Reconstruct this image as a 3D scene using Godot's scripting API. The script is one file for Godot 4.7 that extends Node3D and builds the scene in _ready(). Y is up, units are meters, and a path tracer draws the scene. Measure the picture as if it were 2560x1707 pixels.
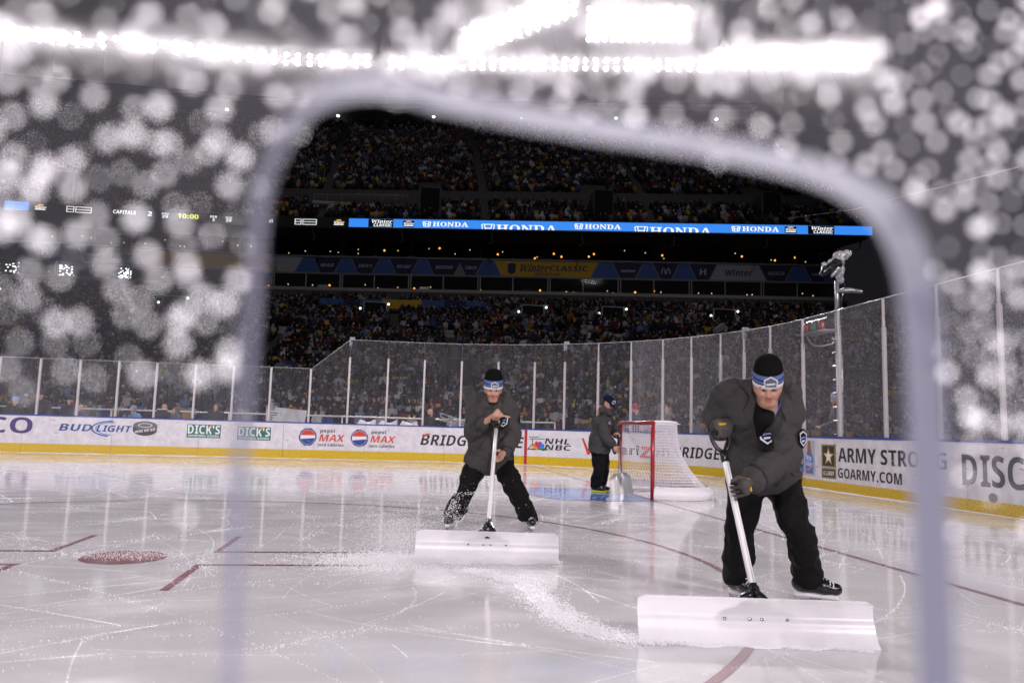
extends Node3D
# An outdoor hockey rink at night, seen through a photographer's hole in the wet glass above the boards.
# The goal's centre on its line is the origin; -z is across the rink, +x is behind the goal; metres.

var rng := RandomNumberGenerator.new()
var mats := {}
var sheet := Transform3D()

const END_X := 4.69
const FAR_Z := -11.36
const NEAR_Z := 13.03
const CORNER := 8.53

# ---------------------------------------------------------------- materials
func lin(r: float, g: float, b: float) -> Color:
	return Color(r, g, b).linear_to_srgb()

func mat(key: String, c := Color(0.5, 0.5, 0.5), rough := 0.6, metal := 0.0, spec := 0.5) -> StandardMaterial3D:
	if not mats.has(key):
		var m := StandardMaterial3D.new()
		m.albedo_color = c
		m.roughness = rough
		m.metallic = metal
		m.metallic_specular = spec
		m.resource_name = key
		mats[key] = m
	return mats[key]

func glow_mat(key: String, c: Color, energy: float) -> StandardMaterial3D:
	var m := mat(key, Color(0.02, 0.02, 0.02), 0.5)
	m.emission_enabled = true
	m.emission = c
	m.emission_energy_multiplier = energy
	return m

func vc_mat(key: String, rough := 0.7, spec := 0.4) -> StandardMaterial3D:
	var m := mat(key, Color.WHITE, rough, 0.0, spec)
	m.vertex_color_use_as_albedo = true
	return m

func noise_tex(size: int, freq: float, seed_value: int, low: Color, high: Color, oct := 4) -> NoiseTexture2D:
	var n := FastNoiseLite.new()
	n.seed = seed_value
	n.frequency = freq
	n.fractal_octaves = oct
	var t := NoiseTexture2D.new()
	t.width = size
	t.height = size
	t.seamless = true
	t.noise = n
	var g := Gradient.new()
	g.set_color(0, low)
	g.set_color(1, high)
	t.color_ramp = g
	return t

func cloth(key: String, c: Color, rough: float, relief: float, tex: Texture2D, scale := 6.0) -> StandardMaterial3D:
	var m := mat(key, c, rough, 0.0, 0.3)
	m.uv1_triplanar = true
	m.uv1_scale = Vector3.ONE * scale
	m.heightmap_enabled = true
	m.heightmap_scale = relief
	m.heightmap_texture = tex
	return m

# ---------------------------------------------------------------- nodes
func numbered(called: String, parent: Node) -> String:
	if not parent.has_node(called):
		return called
	var k := 1
	var store := "count_" + called
	if parent.has_meta(store):
		k = parent.get_meta(store)
	while parent.has_node("%s_%03d" % [called, k]):
		k += 1
	parent.set_meta(store, k + 1)
	return "%s_%03d" % [called, k]

func tag(o: Node, label := "", category := "", group := "", kind := "") -> Node:
	if label: o.set_meta("label", label)
	if category: o.set_meta("category", category)
	if group: o.set_meta("group", group)
	if kind: o.set_meta("kind", kind)
	return o

func thing(called: String, at: Vector3, label: String, category: String, group := "") -> Node3D:
	var o := Node3D.new()
	o.name = numbered(called, self)
	add_child(o)
	o.position = at
	tag(o, label, category, group)
	return o

func place(called: String, mesh: Mesh, m: Material, parent: Node = self) -> MeshInstance3D:
	var o := MeshInstance3D.new()
	o.name = numbered(called, parent)
	o.mesh = mesh
	if m: o.material_override = m
	parent.add_child(o)
	return o

func start(flat := true) -> SurfaceTool:
	var st := SurfaceTool.new()
	st.begin(Mesh.PRIMITIVE_TRIANGLES)
	st.set_smooth_group(-1 if flat else 0)
	return st

func build(called: String, st: SurfaceTool, m: Material, parent: Node = self) -> MeshInstance3D:
	st.generate_normals()
	return place(called, st.commit(), m, parent)

func struct(called: String, st: SurfaceTool, m: Material) -> MeshInstance3D:
	var o := build(called, st, m)
	o.set_meta("kind", "structure")
	return o

# ---------------------------------------------------------------- shapes
func tri(st: SurfaceTool, a: Vector3, b: Vector3, c: Vector3) -> void:
	st.add_vertex(a); st.add_vertex(b); st.add_vertex(c)

func quad(st: SurfaceTool, a: Vector3, b: Vector3, c: Vector3, d: Vector3) -> void:
	tri(st, a, b, c); tri(st, a, c, d)

func box(st: SurfaceTool, x: Transform3D, size: Vector3, chamfer := 0.0) -> void:
	var h := size / 2
	var c := minf(chamfer, minf(h.x, minf(h.y, h.z)) * 0.9)
	if c <= 0.0:
		var p := []
		for i in 8:
			p.append(x * Vector3(h.x if i & 1 else -h.x, h.y if i & 2 else -h.y, h.z if i & 4 else -h.z))
		quad(st, p[4], p[6], p[7], p[5]); quad(st, p[1], p[3], p[2], p[0]); quad(st, p[0], p[2], p[6], p[4])
		quad(st, p[5], p[7], p[3], p[1]); quad(st, p[2], p[3], p[7], p[6]); quad(st, p[0], p[4], p[5], p[1])
		return
	for axis in 3:
		for side in [-1.0, 1.0]:
			var u := (axis + 1) % 3
			var v := (axis + 2) % 3
			var f := []
			for k in 4:
				var q := Vector3.ZERO
				q[axis] = side * h[axis]
				q[u] = (h[u] - c) * (1.0 if k == 1 or k == 2 else -1.0)
				q[v] = (h[v] - c) * (1.0 if k >= 2 else -1.0)
				f.append(x * q)
			if side > 0: quad(st, f[0], f[3], f[2], f[1])
			else: quad(st, f[0], f[1], f[2], f[3])
	for axis in 3:
		var u := (axis + 1) % 3
		var v := (axis + 2) % 3
		for su in [-1.0, 1.0]:
			for sv in [-1.0, 1.0]:
				var f := []
				for k in 4:
					var q := Vector3.ZERO
					q[axis] = (h[axis] - c) * (1.0 if k == 1 or k == 2 else -1.0)
					q[u] = su * (h[u] if k < 2 else h[u] - c)
					q[v] = sv * (h[v] - c if k < 2 else h[v])
					f.append(x * q)
				if su * sv > 0: quad(st, f[0], f[1], f[2], f[3])
				else: quad(st, f[0], f[3], f[2], f[1])
	for sx in [-1.0, 1.0]:
		for sy in [-1.0, 1.0]:
			for sz in [-1.0, 1.0]:
				var a := x * Vector3(sx * h.x, sy * (h.y - c), sz * (h.z - c))
				var b := x * Vector3(sx * (h.x - c), sy * h.y, sz * (h.z - c))
				var d := x * Vector3(sx * (h.x - c), sy * (h.y - c), sz * h.z)
				if sx * sy * sz > 0: tri(st, a, d, b)
				else: tri(st, a, b, d)

func at(p: Vector3, turn := 0.0) -> Transform3D:
	return Transform3D(Basis(Vector3.UP, turn), p)

func frame(p: Vector3, along: Vector3, up := Vector3.UP) -> Transform3D:
	# y runs along the direction given
	var y := along.normalized()
	var x := up.cross(y)
	if x.length() < 0.01: x = Vector3.RIGHT.cross(y)
	x = x.normalized()
	return Transform3D(Basis(x, y, x.cross(y)), p)

func tube(st: SurfaceTool, pts: Array, radii: Variant, sides := 8, caps := true) -> void:
	var rings := []
	var ref := Vector3.UP
	for i in pts.size():
		var dir: Vector3 = (pts[mini(i + 1, pts.size() - 1)] - pts[maxi(i - 1, 0)]).normalized()
		var n := ref - dir * ref.dot(dir)
		if n.length() < 0.05: n = Vector3.RIGHT - dir * dir.x
		if n.length() < 0.05: n = Vector3.BACK - dir * dir.z
		n = n.normalized()
		ref = n
		var b := dir.cross(n)
		var r: float = radii if radii is float else radii[i]
		var ring := []
		for k in sides:
			var a := TAU * k / sides
			ring.append(pts[i] + (n * cos(a) + b * sin(a)) * r)
		rings.append(ring)
	for i in rings.size() - 1:
		for k in sides:
			var j := (k + 1) % sides
			quad(st, rings[i][k], rings[i][j], rings[i + 1][j], rings[i + 1][k])
	if caps:
		for k in range(1, sides - 1):
			tri(st, rings[0][0], rings[0][k + 1], rings[0][k])
			tri(st, rings[-1][0], rings[-1][k], rings[-1][k + 1])

func lathe(st: SurfaceTool, x: Transform3D, profile: Array, sides := 16, squash := 1.0, tones := []) -> void:
	# profile: Vector2(radius, height); tones: one colour per span
	for i in profile.size() - 1:
		for k in sides:
			var q := []
			for e in [[i, k], [i, k + 1], [i + 1, k + 1], [i + 1, k]]:
				var a := TAU * (int(e[1]) % sides) / sides
				var p: Vector2 = profile[e[0]]
				q.append(x * Vector3(cos(a) * p.x * squash, p.y, sin(a) * p.x))
			if tones.size(): st.set_color(tones[i])
			quad(st, q[0], q[3], q[2], q[1])

func smooth_path(keys: Array, closed: bool, n: int) -> Array:
	var out := []
	var m := keys.size()
	for i in (m if closed else m - 1):
		var a = keys[posmod(i - 1, m)] if closed else keys[maxi(i - 1, 0)]
		var b = keys[i]
		var c = keys[(i + 1) % m]
		var d = keys[(i + 2) % m] if closed else keys[mini(i + 2, m - 1)]
		for k in n:
			out.append(b.cubic_interpolate(c, a, d, float(k) / n))
	if not closed: out.append(keys[-1])
	return out

# ---------------------------------------------------------------- surfaces that carry lettering
func board(s: float) -> Array:
	# point on the ice along the inner face of the boards and the normal into the rink
	var far_c := Vector3(END_X - CORNER, 0, FAR_Z + CORNER)
	var near_c := Vector3(END_X - CORNER, 0, NEAR_Z - CORNER)
	var s0 := END_X - CORNER
	var s1 := s0 + CORNER * PI / 2
	var s2 := s1 + near_c.z - far_c.z
	if s <= s0: return [Vector3(s, 0, FAR_Z), Vector3(0, 0, 1)]
	if s <= s1:
		var t := (s - s0) / CORNER
		return [far_c + Vector3(sin(t), 0, -cos(t)) * CORNER, Vector3(-sin(t), 0, cos(t))]
	if s <= s2: return [Vector3(END_X, 0, far_c.z + s - s1), Vector3(-1, 0, 0)]
	var f := (s - s2) / CORNER
	return [near_c + Vector3(cos(f), 0, sin(f)) * CORNER, Vector3(-cos(f), 0, -sin(f))]

func bend(x: float) -> float:
	return 0.1 * ((x + 21.0) + sqrt((x + 21.0) ** 2 + 9.0)) - 0.3 if x > -60.0 else -0.3

func surf(kind: int, u: float, v: float, off: float) -> Vector3:
	if kind == 0:
		var b := board(u)
		return b[0] + b[1] * off + Vector3(0, v, 0)
	if kind == 1: return Vector3(u, 24.36 + (v - 24.39) * 0.82, -79.5 + bend(u) + off)
	if kind == 2: return Vector3(u, v, -87.5 + bend(u) + off)
	return sheet * Vector3(u, v, off)

func clip_low(poly: Array, low: float) -> Array:
	var out := []
	for i in poly.size():
		var a: Vector2 = poly[i]
		var b: Vector2 = poly[(i + 1) % poly.size()]
		if a.y >= low: out.append(a)
		if (a.y >= low) != (b.y >= low): out.append(a.lerp(b, (low - a.y) / (b.y - a.y)))
	return out

func lettering(parent: Node, words: String, kind: int, u0: float, v0: float, w: float, h: float, m: Material, font := "Droid Sans", skew := 0.0, off := 0.004, low := -1e9, called := "lettering", rise := 0.0) -> MeshInstance3D:
	var tm := TextMesh.new()
	var f := SystemFont.new()
	f.font_names = PackedStringArray([font])
	f.font_weight = 700
	tm.font = f
	tm.font_size = 48
	tm.depth = 0.0
	tm.curve_step = 2.0
	tm.text = words
	var a := tm.get_mesh_arrays()
	var vs: PackedVector3Array = a[Mesh.ARRAY_VERTEX]
	var ix: PackedInt32Array = a[Mesh.ARRAY_INDEX]
	var lo := Vector2(1e9, 1e9)
	var hi := -lo
	for p in vs:
		lo = lo.min(Vector2(p.x, p.y)); hi = hi.max(Vector2(p.x, p.y))
	var st := start()
	for i in range(0, ix.size(), 3):
		var poly := []
		for k in 3:
			var p := vs[ix[i + k]]
			var fy := (p.y - lo.y) / (hi.y - lo.y)
			var fx := (p.x - lo.x) / (hi.x - lo.x)
			poly.append(Vector2(u0 + fx * w + skew * fy * h, v0 + fy * h + rise * fx))
		if low > -1e8: poly = clip_low(poly, low)
		for k in range(1, poly.size() - 1):
			tri(st, surf(kind, poly[0].x, poly[0].y, off), surf(kind, poly[k].x, poly[k].y, off), surf(kind, poly[k + 1].x, poly[k + 1].y, off))
	return build(called, st, m, parent)

func flat_shape(parent: Node, called: String, pts: Array, kind: int, m: Material, off := 0.003) -> MeshInstance3D:
	var pv := PackedVector2Array(pts)
	var ix := Geometry2D.triangulate_polygon(pv)
	var st := start()
	for i in range(0, ix.size(), 3):
		tri(st, surf(kind, pv[ix[i]].x, pv[ix[i]].y, off), surf(kind, pv[ix[i + 2]].x, pv[ix[i + 2]].y, off), surf(kind, pv[ix[i + 1]].x, pv[ix[i + 1]].y, off))
	return build(called, st, m, parent)

func rect(u0: float, v0: float, u1: float, v1: float, n := 1) -> Array:
	var out := []
	for i in n + 1: out.append(Vector2(lerpf(u0, u1, float(i) / n), v0))
	for i in n + 1: out.append(Vector2(lerpf(u1, u0, float(i) / n), v1))
	return out

func disc(cx: float, cy: float, rx: float, ry: float, n := 20, a0 := 0.0, a1 := TAU) -> Array:
	var out := []
	for i in (n if is_equal_approx(a1 - a0, TAU) else n + 1):
		var a := lerpf(a0, a1, float(i) / n)
		out.append(Vector2(cx + cos(a) * rx, cy + sin(a) * ry))
	return out

func ring_shape(parent: Node, called: String, outer: Array, inner: Array, kind: int, m: Material, off := 0.004) -> MeshInstance3D:
	var st := start()
	var n := outer.size()
	for i in n:
		var j := (i + 1) % n
		quad(st, surf(kind, outer[i].x, outer[i].y, off), surf(kind, outer[j].x, outer[j].y, off), surf(kind, inner[j].x, inner[j].y, off), surf(kind, inner[i].x, inner[i].y, off))
	return build(called, st, m, parent)

# ---------------------------------------------------------------- bodies: a distance field meshed by surface nets
func cap(a: Vector3, b: Vector3, ra: float, rb: float, k := 0.03) -> Dictionary:
	return {"a": a, "b": b, "ra": ra, "rb": rb, "k": k}

func squashed(a: Vector3, b: Vector3, ra: float, rb: float, axis: Vector3, f: float, k := 0.03) -> Dictionary:
	return {"a": a, "b": b, "ra": ra, "rb": rb, "k": k, "axis": axis, "f": f}

func folds(a: Vector3, b: Vector3, ra: float, rb: float, n: int, seed_value: int, k := 0.012) -> Array:
	# a sleeve or trouser leg as a run of soft bulges, so that folds form between them
	var r := RandomNumberGenerator.new()
	r.seed = seed_value
	var out := []
	var d := (b - a).normalized()
	var side := d.cross(Vector3(0.4, 0.3, 0.87)).normalized()
	for i in n:
		var t0 := float(i) / n
		var t1 := float(i + 1) / n
		var m := lerpf(ra, rb, (t0 + t1) / 2)
		var tilt := side.rotated(d, r.randf() * TAU) * m * 0.13
		var p := a.lerp(b, lerpf(t0, t1, 0.18 + r.randf() * 0.12)) + tilt
		var q := a.lerp(b, lerpf(t0, t1, 0.72 + r.randf() * 0.12)) - tilt
		var g := r.randf_range(0.93, 1.04)
		out.append(cap(p, q, m * g, m * g * r.randf_range(0.95, 1.03), k))
	return out

func carve(a: Vector3, b: Vector3, r: float, k := 0.01) -> Dictionary:
	return {"a": a, "b": b, "ra": r, "rb": r, "k": k, "carve": true}

func cut(p: Vector3, n: Vector3) -> Dictionary:
	return {"p": p, "n": n}

func nets(st: SurfaceTool, ops: Array, cell: float, amp := 0.0, freq := 9.0, seed_value := 1, tone := Color.WHITE, tints := []) -> PackedVector3Array:
	# tints: [centre, radius, colour] spots that recolour vertices
	var lo := Vector3.ONE * 1e9
	var hi := -lo
	for o in ops:
		if o.has("n") or o.has("carve"): continue
		var r: float = maxf(o.ra, o.rb)
		for p in [o.a, o.b]:
			lo = lo.min(p - Vector3.ONE * r); hi = hi.max(p + Vector3.ONE * r)
	lo -= Vector3.ONE * cell * 3; hi += Vector3.ONE * cell * 3
	var nx := int((hi.x - lo.x) / cell) + 2
	var ny := int((hi.y - lo.y) / cell) + 2
	var nz := int((hi.z - lo.z) / cell) + 2
	var d := PackedFloat32Array()
	d.resize(nx * ny * nz)
	d.fill(1.0)
	for o in ops:
		if o.has("n"):
			var pn: Vector3 = o.n
			var off := pn.dot(o.p)
			for z in nz:
				for y in ny:
					var i := (z * ny + y) * nx
					for x in nx:
						var e := pn.x * (lo.x + x * cell) + pn.y * (lo.y + y * cell) + pn.z * (lo.z + z * cell) - off
						if e > d[i + x]: d[i + x] = e
			continue
		var a: Vector3 = o.a
		var b: Vector3 = o.b
		var k: float = o.k
		var ra: float = o.ra
		var rb: float = o.rb
		var ab := b - a
		var len2 := maxf(ab.length_squared(), 1e-9)
		var axis: Vector3 = o.get("axis", Vector3.ZERO)
		var f: float = o.get("f", 1.0) - 1.0
		var digs: bool = o.has("carve")
		var m := Vector3.ONE * (maxf(ra, rb) + k + cell * 2.5)
		var l := ((a.min(b) - m - lo) / cell).floor()
		var h := ((a.max(b) + m - lo) / cell).ceil()
		for z in range(maxi(int(l.z), 0), mini(int(h.z) + 1, nz)):
			for y in range(maxi(int(l.y), 0), mini(int(h.y) + 1, ny)):
				var row := (z * ny + y) * nx
				for x in range(maxi(int(l.x), 0), mini(int(h.x) + 1, nx)):
					var p := lo + Vector3(x, y, z) * cell - a
					if f != 0.0: p += axis * (p.dot(axis) * f)
					var t := clampf(p.dot(ab) / len2, 0.0, 1.0)
					var e := (p - ab * t).length() - ra - (rb - ra) * t
					var c := d[row + x]
					if digs:
						e = -e
						var g := maxf(k - absf(e - c), 0.0) / k
						d[row + x] = maxf(e, c) + g * g * k * 0.25
					else:
						var g := maxf(k - absf(e - c), 0.0) / k
						d[row + x] = minf(e, c) - g * g * k * 0.25
	if amp > 0.0:
		var nz1 := FastNoiseLite.new()
		nz1.seed = seed_value
		nz1.frequency = freq
		nz1.fractal_octaves = 2
		nz1.fractal_type = FastNoiseLite.FRACTAL_RIDGED
		for z in nz:
			for y in ny:
				var i := (z * ny + y) * nx
				for x in nx:
					if absf(d[i + x]) < amp * 2.5 + cell * 2.0:
						var w := lo + Vector3(x, y, z) * cell
						w -= Vector3(0.53, 0.80, 0.27) * (w.dot(Vector3(0.53, 0.80, 0.27)) * 0.66)
						d[i + x] -= amp * nz1.get_noise_3d(w.x, w.y, w.z)
	var id := PackedInt32Array()
	id.resize(nx * ny * nz)
	id.fill(-1)
	var pts := PackedVector3Array()
	var corner := [0, 1, nx, nx + 1, nx * ny, nx * ny + 1, nx * ny + nx, nx * ny + nx + 1]
	var edges := [[0, 1], [2, 3], [4, 5], [6, 7], [0, 2], [1, 3], [4, 6], [5, 7], [0, 4], [1, 5], [2, 6], [3, 7]]
	for z in nz - 1:
		for y in ny - 1:
			var row := (z * ny + y) * nx
			for x in nx - 1:
				var i := row + x
				var d0 := d[i]
				if absf(d0) > cell * 2.5: continue
				var neg := d0 < 0.0
				var mixed := false
				for c in corner:
					if (d[i + c] < 0.0) != neg:
						mixed = true
						break
				if not mixed: continue
				var sum := Vector3.ZERO
				var n := 0
				for e in edges:
					var va := d[i + corner[e[0]]]
					var vb := d[i + corner[e[1]]]
					if (va < 0.0) == (vb < 0.0): continue
					var t := va / (va - vb)
					var pa := Vector3(e[0] & 1, (e[0] >> 1) & 1, e[0] >> 2)
					var pb := Vector3(e[1] & 1, (e[1] >> 1) & 1, e[1] >> 2)
					sum += pa.lerp(pb, t)
					n += 1
				id[i] = pts.size()
				pts.append(lo + (Vector3(x, y, z) + sum / n) * cell)
	var tri_of := func(p: int, q: int, r: int) -> void:
		for v in [p, q, r]:
			var c := tone
			for s in tints:
				if pts[v].distance_to(s[0]) < s[1]: c = s[2]
			st.set_color(c)
			st.add_vertex(pts[v])
	var steps := [1, nx, nx * ny]
	for z in range(1, nz - 1):
		for y in range(1, ny - 1):
			for x in range(1, nx - 1):
				var i := (z * ny + y) * nx + x
				if id[i] < 0: continue
				for ax in 3:
					var e: int = steps[ax]
					if (d[i] < 0.0) == (d[i + e] < 0.0): continue
					var u: int = steps[(ax + 1) % 3]
					var v: int = steps[(ax + 2) % 3]
					var q := [id[i], id[i - u], id[i - u - v], id[i - v]]
					if q.min() < 0: continue
					if d[i] < 0.0: q.reverse()
					tri_of.call(q[0], q[1], q[2])
					tri_of.call(q[0], q[2], q[3])
	return pts

func seam(called: String, skin: PackedVector3Array, keys: Array, closed: bool, r: float, m: Material, parent: Node) -> void:
	# a cord laid on the cloth, following the vertices nearest to the path given
	var line := []
	for p in smooth_path(keys, closed, 5):
		var best := 1e9
		var hit := Vector3.ZERO
		for v in skin:
			var e := v.distance_squared_to(p)
			if e < best:
				best = e
				hit = v
		if line.is_empty() or line[-1].distance_to(hit) > 0.008: line.append(hit + (p - hit).normalized() * 0.002)
	if line.size() < 3: return
	if closed: line.append(line[0])
	for pass_ in 2:
		for i in range(1, line.size() - 1): line[i] = (line[i - 1] + line[i] * 2.0 + line[i + 1]) / 4.0
	var st := start(false)
	tube(st, line, r, 5)
	build(called, st, m, parent)

# ---------------------------------------------------------------- camera, air and lamps
func flood(bank: Vector3, target: Vector3, energy: float, angle: float, size: float, c: Color) -> void:
	var l := SpotLight3D.new()
	l.name = numbered("spot_beam", self)
	add_child(l)
	l.look_at_from_position(bank, target)
	l.light_energy = energy
	l.spot_angle = angle
	l.spot_angle_attenuation = 0.6
	l.spot_range = 400.0
	l.spot_attenuation = 2.0
	l.light_size = size
	l.light_color = c
	l.shadow_enabled = true

func camera_and_light() -> void:
	var cam := Camera3D.new()
	cam.name = "camera"
	add_child(cam)
	cam.position = Vector3(-4.13123, 1.04253, 13.0951)
	cam.basis = Basis(Vector3.UP, -0.14684) * Basis(Vector3.RIGHT, 0.11212) * Basis(Vector3.BACK, 0.0287)
	cam.fov = 47.081
	cam.near = 0.05
	cam.far = 600.0
	var lens := CameraAttributesPhysical.new()
	lens.frustum_focal_length = 27.544
	lens.frustum_near = 0.05
	lens.frustum_far = 600.0
	lens.frustum_focus_distance = 8.0
	lens.exposure_aperture = 4.6
	cam.attributes = lens
	cam.current = true
	var env := Environment.new()
	env.background_mode = Environment.BG_SKY
	var sky := Sky.new()
	var sm := ProceduralSkyMaterial.new()
	sm.sky_top_color = lin(0.004, 0.004, 0.006)
	sm.sky_horizon_color = lin(0.012, 0.011, 0.014)
	sm.ground_bottom_color = lin(0.004, 0.004, 0.004)
	sm.ground_horizon_color = lin(0.012, 0.011, 0.014)
	sm.sky_curve = 0.3
	sky.sky_material = sm
	env.sky = sky
	env.tonemap_mode = Environment.TONE_MAPPER_LINEAR
	env.tonemap_exposure = 1.0
	env.volumetric_fog_enabled = true
	env.volumetric_fog_density = 0.0
	env.sdfgi_enabled = true
	env.ssao_enabled = true
	env.ssil_enabled = true
	var we := WorldEnvironment.new()
	we.name = "world_environment"
	we.environment = env
	add_child(we)
	var night_fill := DirectionalLight3D.new()  # faint directional fill added over everything, no moon in view
	night_fill.name = "night_sky_light"
	night_fill.rotation_degrees = Vector3(-62, 20, 0)
	night_fill.light_energy = 0.012
	night_fill.light_angular_distance = 20.0
	night_fill.shadow_enabled = true
	add_child(night_fill)
	var white := Color(1.0, 0.965, 0.985)
	# banks seen along the far stand, aimed at the rink
	flood(Vector3(-40, 60.7, -108.5), Vector3(-8, 0, -1), 4400.0, 9.0, 1.2, white)
	flood(Vector3(12.5, 62.2, -102.0), Vector3(-5, 0, -1), 5200.0, 9.0, 1.2, white)
	flood(Vector3(32, 66.5, -98.0), Vector3(-3, 0, 0), 4400.0, 9.0, 1.2, white)
	flood(Vector3(-46, 60, 112), Vector3(-9, 0, 2), 7000.0, 8.5, 5.0, white)  # this and the next: unseen lamps behind the viewer, lighting boards and people
	flood(Vector3(40, 60, 112), Vector3(-4, 0, 2), 7000.0, 8.5, 5.0, white)
	flood(Vector3(-10, 62, 118), Vector3(0, 0, -50), 2500.0, 17.5, 5.0, white)  # wide lamp out of view, placed to light the crowd opposite
	flood(Vector3(120, 50, 10), Vector3(-4, 0, 0), 2600.0, 10.0, 5.0, white)  # pair of unseen lamps past the rink ends, side light on the ice
	flood(Vector3(-120, 50, 10), Vector3(-10, 0, 0), 2600.0, 10.0, 5.0, white)
	# narrow spots added only to brighten the near pane's drops, film and edge
	flood(Vector3(16, 60, -101.0), Vector3(-4.1, 1.06, 12.93), 1.6 * PANE_FILL_E, 0.55, 1.0, white)
	flood(Vector3(-30, 60, -108.5), Vector3(-4.1, 1.06, 12.93), 0.5 * PANE_FILL_E, 0.55, 1.0, white)

const PANE_FILL_E := 23000.0  # strength of the added pane spots

# ---------------------------------------------------------------- the ice and its markings
func ice_image(w: int) -> Array:
	# shade and relief of worn, wet ice over 12 m: skate cuts and frosted patches
	var n := FastNoiseLite.new()
	n.seed = 5
	n.frequency = 0.006
	n.fractal_octaves = 5
	var shade := PackedByteArray(); shade.resize(w * w)
	var rough := PackedByteArray(); rough.resize(w * w)
	var bump := PackedByteArray(); bump.resize(w * w)
	for y in w:
		var fy := absf(float(y) / w - 0.5) * 2.0
		for x in w:
			var fx := absf(float(x) / w - 0.5) * 2.0
			var e := maxf(fx, fy)
			var v := n.get_noise_2d(x, y * 2.0) * (1.0 - smoothstep(0.8, 1.0, e))
			var i := y * w + x
			shade[i] = clampi(int(223 + v * 14), 0, 255)
			rough[i] = clampi(int(19 + maxf(v, 0.0) * 26 + rng.randf() * 4), 0, 255)
			bump[i] = clampi(int(110 + v * 60 + rng.randf() * 4), 0, 255)
	for k in 620:
		var p := Vector2(rng.randf() * w, rng.randf() * w)
		var a := rng.randf() * TAU
		var turn := rng.randfn(0.0, 0.0016)
		var length := int(rng.randf_range(30, 420))
		var strong := rng.randf_range(0.2, 1.0)
		for t in length:
			a += turn
			p += Vector2(cos(a), sin(a))
			if rng.randf() > 0.8 * strong + 0.15: continue
			var i := posmod(int(p.y), w) * w + posmod(int(p.x), w)
			shade[i] = clampi(int(shade[i] + 22 * strong), 0, 255)
			rough[i] = clampi(int(rough[i] + 80 * strong), 0, 255)
			bump[i] = clampi(int(bump[i] - 70 * strong), 0, 255)
	var out := []
	for a in [shade, rough, bump]:
		out.append(ImageTexture.create_from_image(Image.create_from_data(w, w, false, Image.FORMAT_L8, a)))
	return out

var ice_maps := []

func wet_ice(key: String, c: Color) -> StandardMaterial3D:
	var m := mat(key, c, 1.0, 0.0, 0.5)
	m.albedo_texture = ice_maps[0]
	m.roughness_texture = ice_maps[1]
	m.heightmap_enabled = true
	m.heightmap_texture = ice_maps[2]
	m.heightmap_scale = 0.035
	m.uv1_triplanar = true
	m.uv1_world_triplanar = true
	m.uv1_scale = Vector3.ONE / 12.0
	return m

func rink_edge(inset: float) -> Array:
	var pts := []
	for i in 30: pts.append(board(lerpf(-50.0, END_X - CORNER, i / 29.0)))
	for i in 24: pts.append(board(END_X - CORNER + CORNER * PI / 2 * (i + 1) / 24.0))
	var s2 := END_X - CORNER + CORNER * PI / 2 + (NEAR_Z - FAR_Z - 2 * CORNER)
	for i in 25: pts.append(board(s2 + CORNER * PI / 2 * i / 24.0))
	var out := []
	for b in pts:
		var p: Vector3 = b[0] + b[1] * inset
		out.append(Vector2(p.x, p.z))
	out.append(Vector2(-50, NEAR_Z - inset))
	return out

func flat_poly(st: SurfaceTool, pts: Array, y: float) -> void:
	var pv := PackedVector2Array(pts)
	var ix := Geometry2D.triangulate_polygon(pv)
	for i in range(0, ix.size(), 3):
		var q := [pv[ix[i]], pv[ix[i + 1]], pv[ix[i + 2]]]
		if (q[1] - q[0]).cross(q[2] - q[0]) < 0: q.reverse()
		tri(st, Vector3(q[0].x, y, q[0].y), Vector3(q[1].x, y, q[1].y), Vector3(q[2].x, y, q[2].y))

func arc_strip(st: SurfaceTool, c: Vector2, r: float, half: float, a0: float, a1: float, y: float, n := 90) -> void:
	for i in n:
		var a := lerpf(a0, a1, float(i) / n)
		var b := lerpf(a0, a1, float(i + 1) / n)
		var p := []
		for e in [[a, r - half], [a, r + half], [b, r + half], [b, r - half]]:
			p.append(Vector3(c.x + cos(e[0]) * e[1], y, c.y + sin(e[0]) * e[1]))
		quad(st, p[0], p[1], p[2], p[3])

func line_strip(st: SurfaceTool, a: Vector2, b: Vector2, half: float, y: float) -> void:
	var n := (b - a).orthogonal().normalized() * half
	var p := []
	for q in [a - n, a + n, b + n, b - n]: p.append(Vector3(q.x, y, q.y))
	quad(st, p[0], p[3], p[2], p[1])

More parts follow.
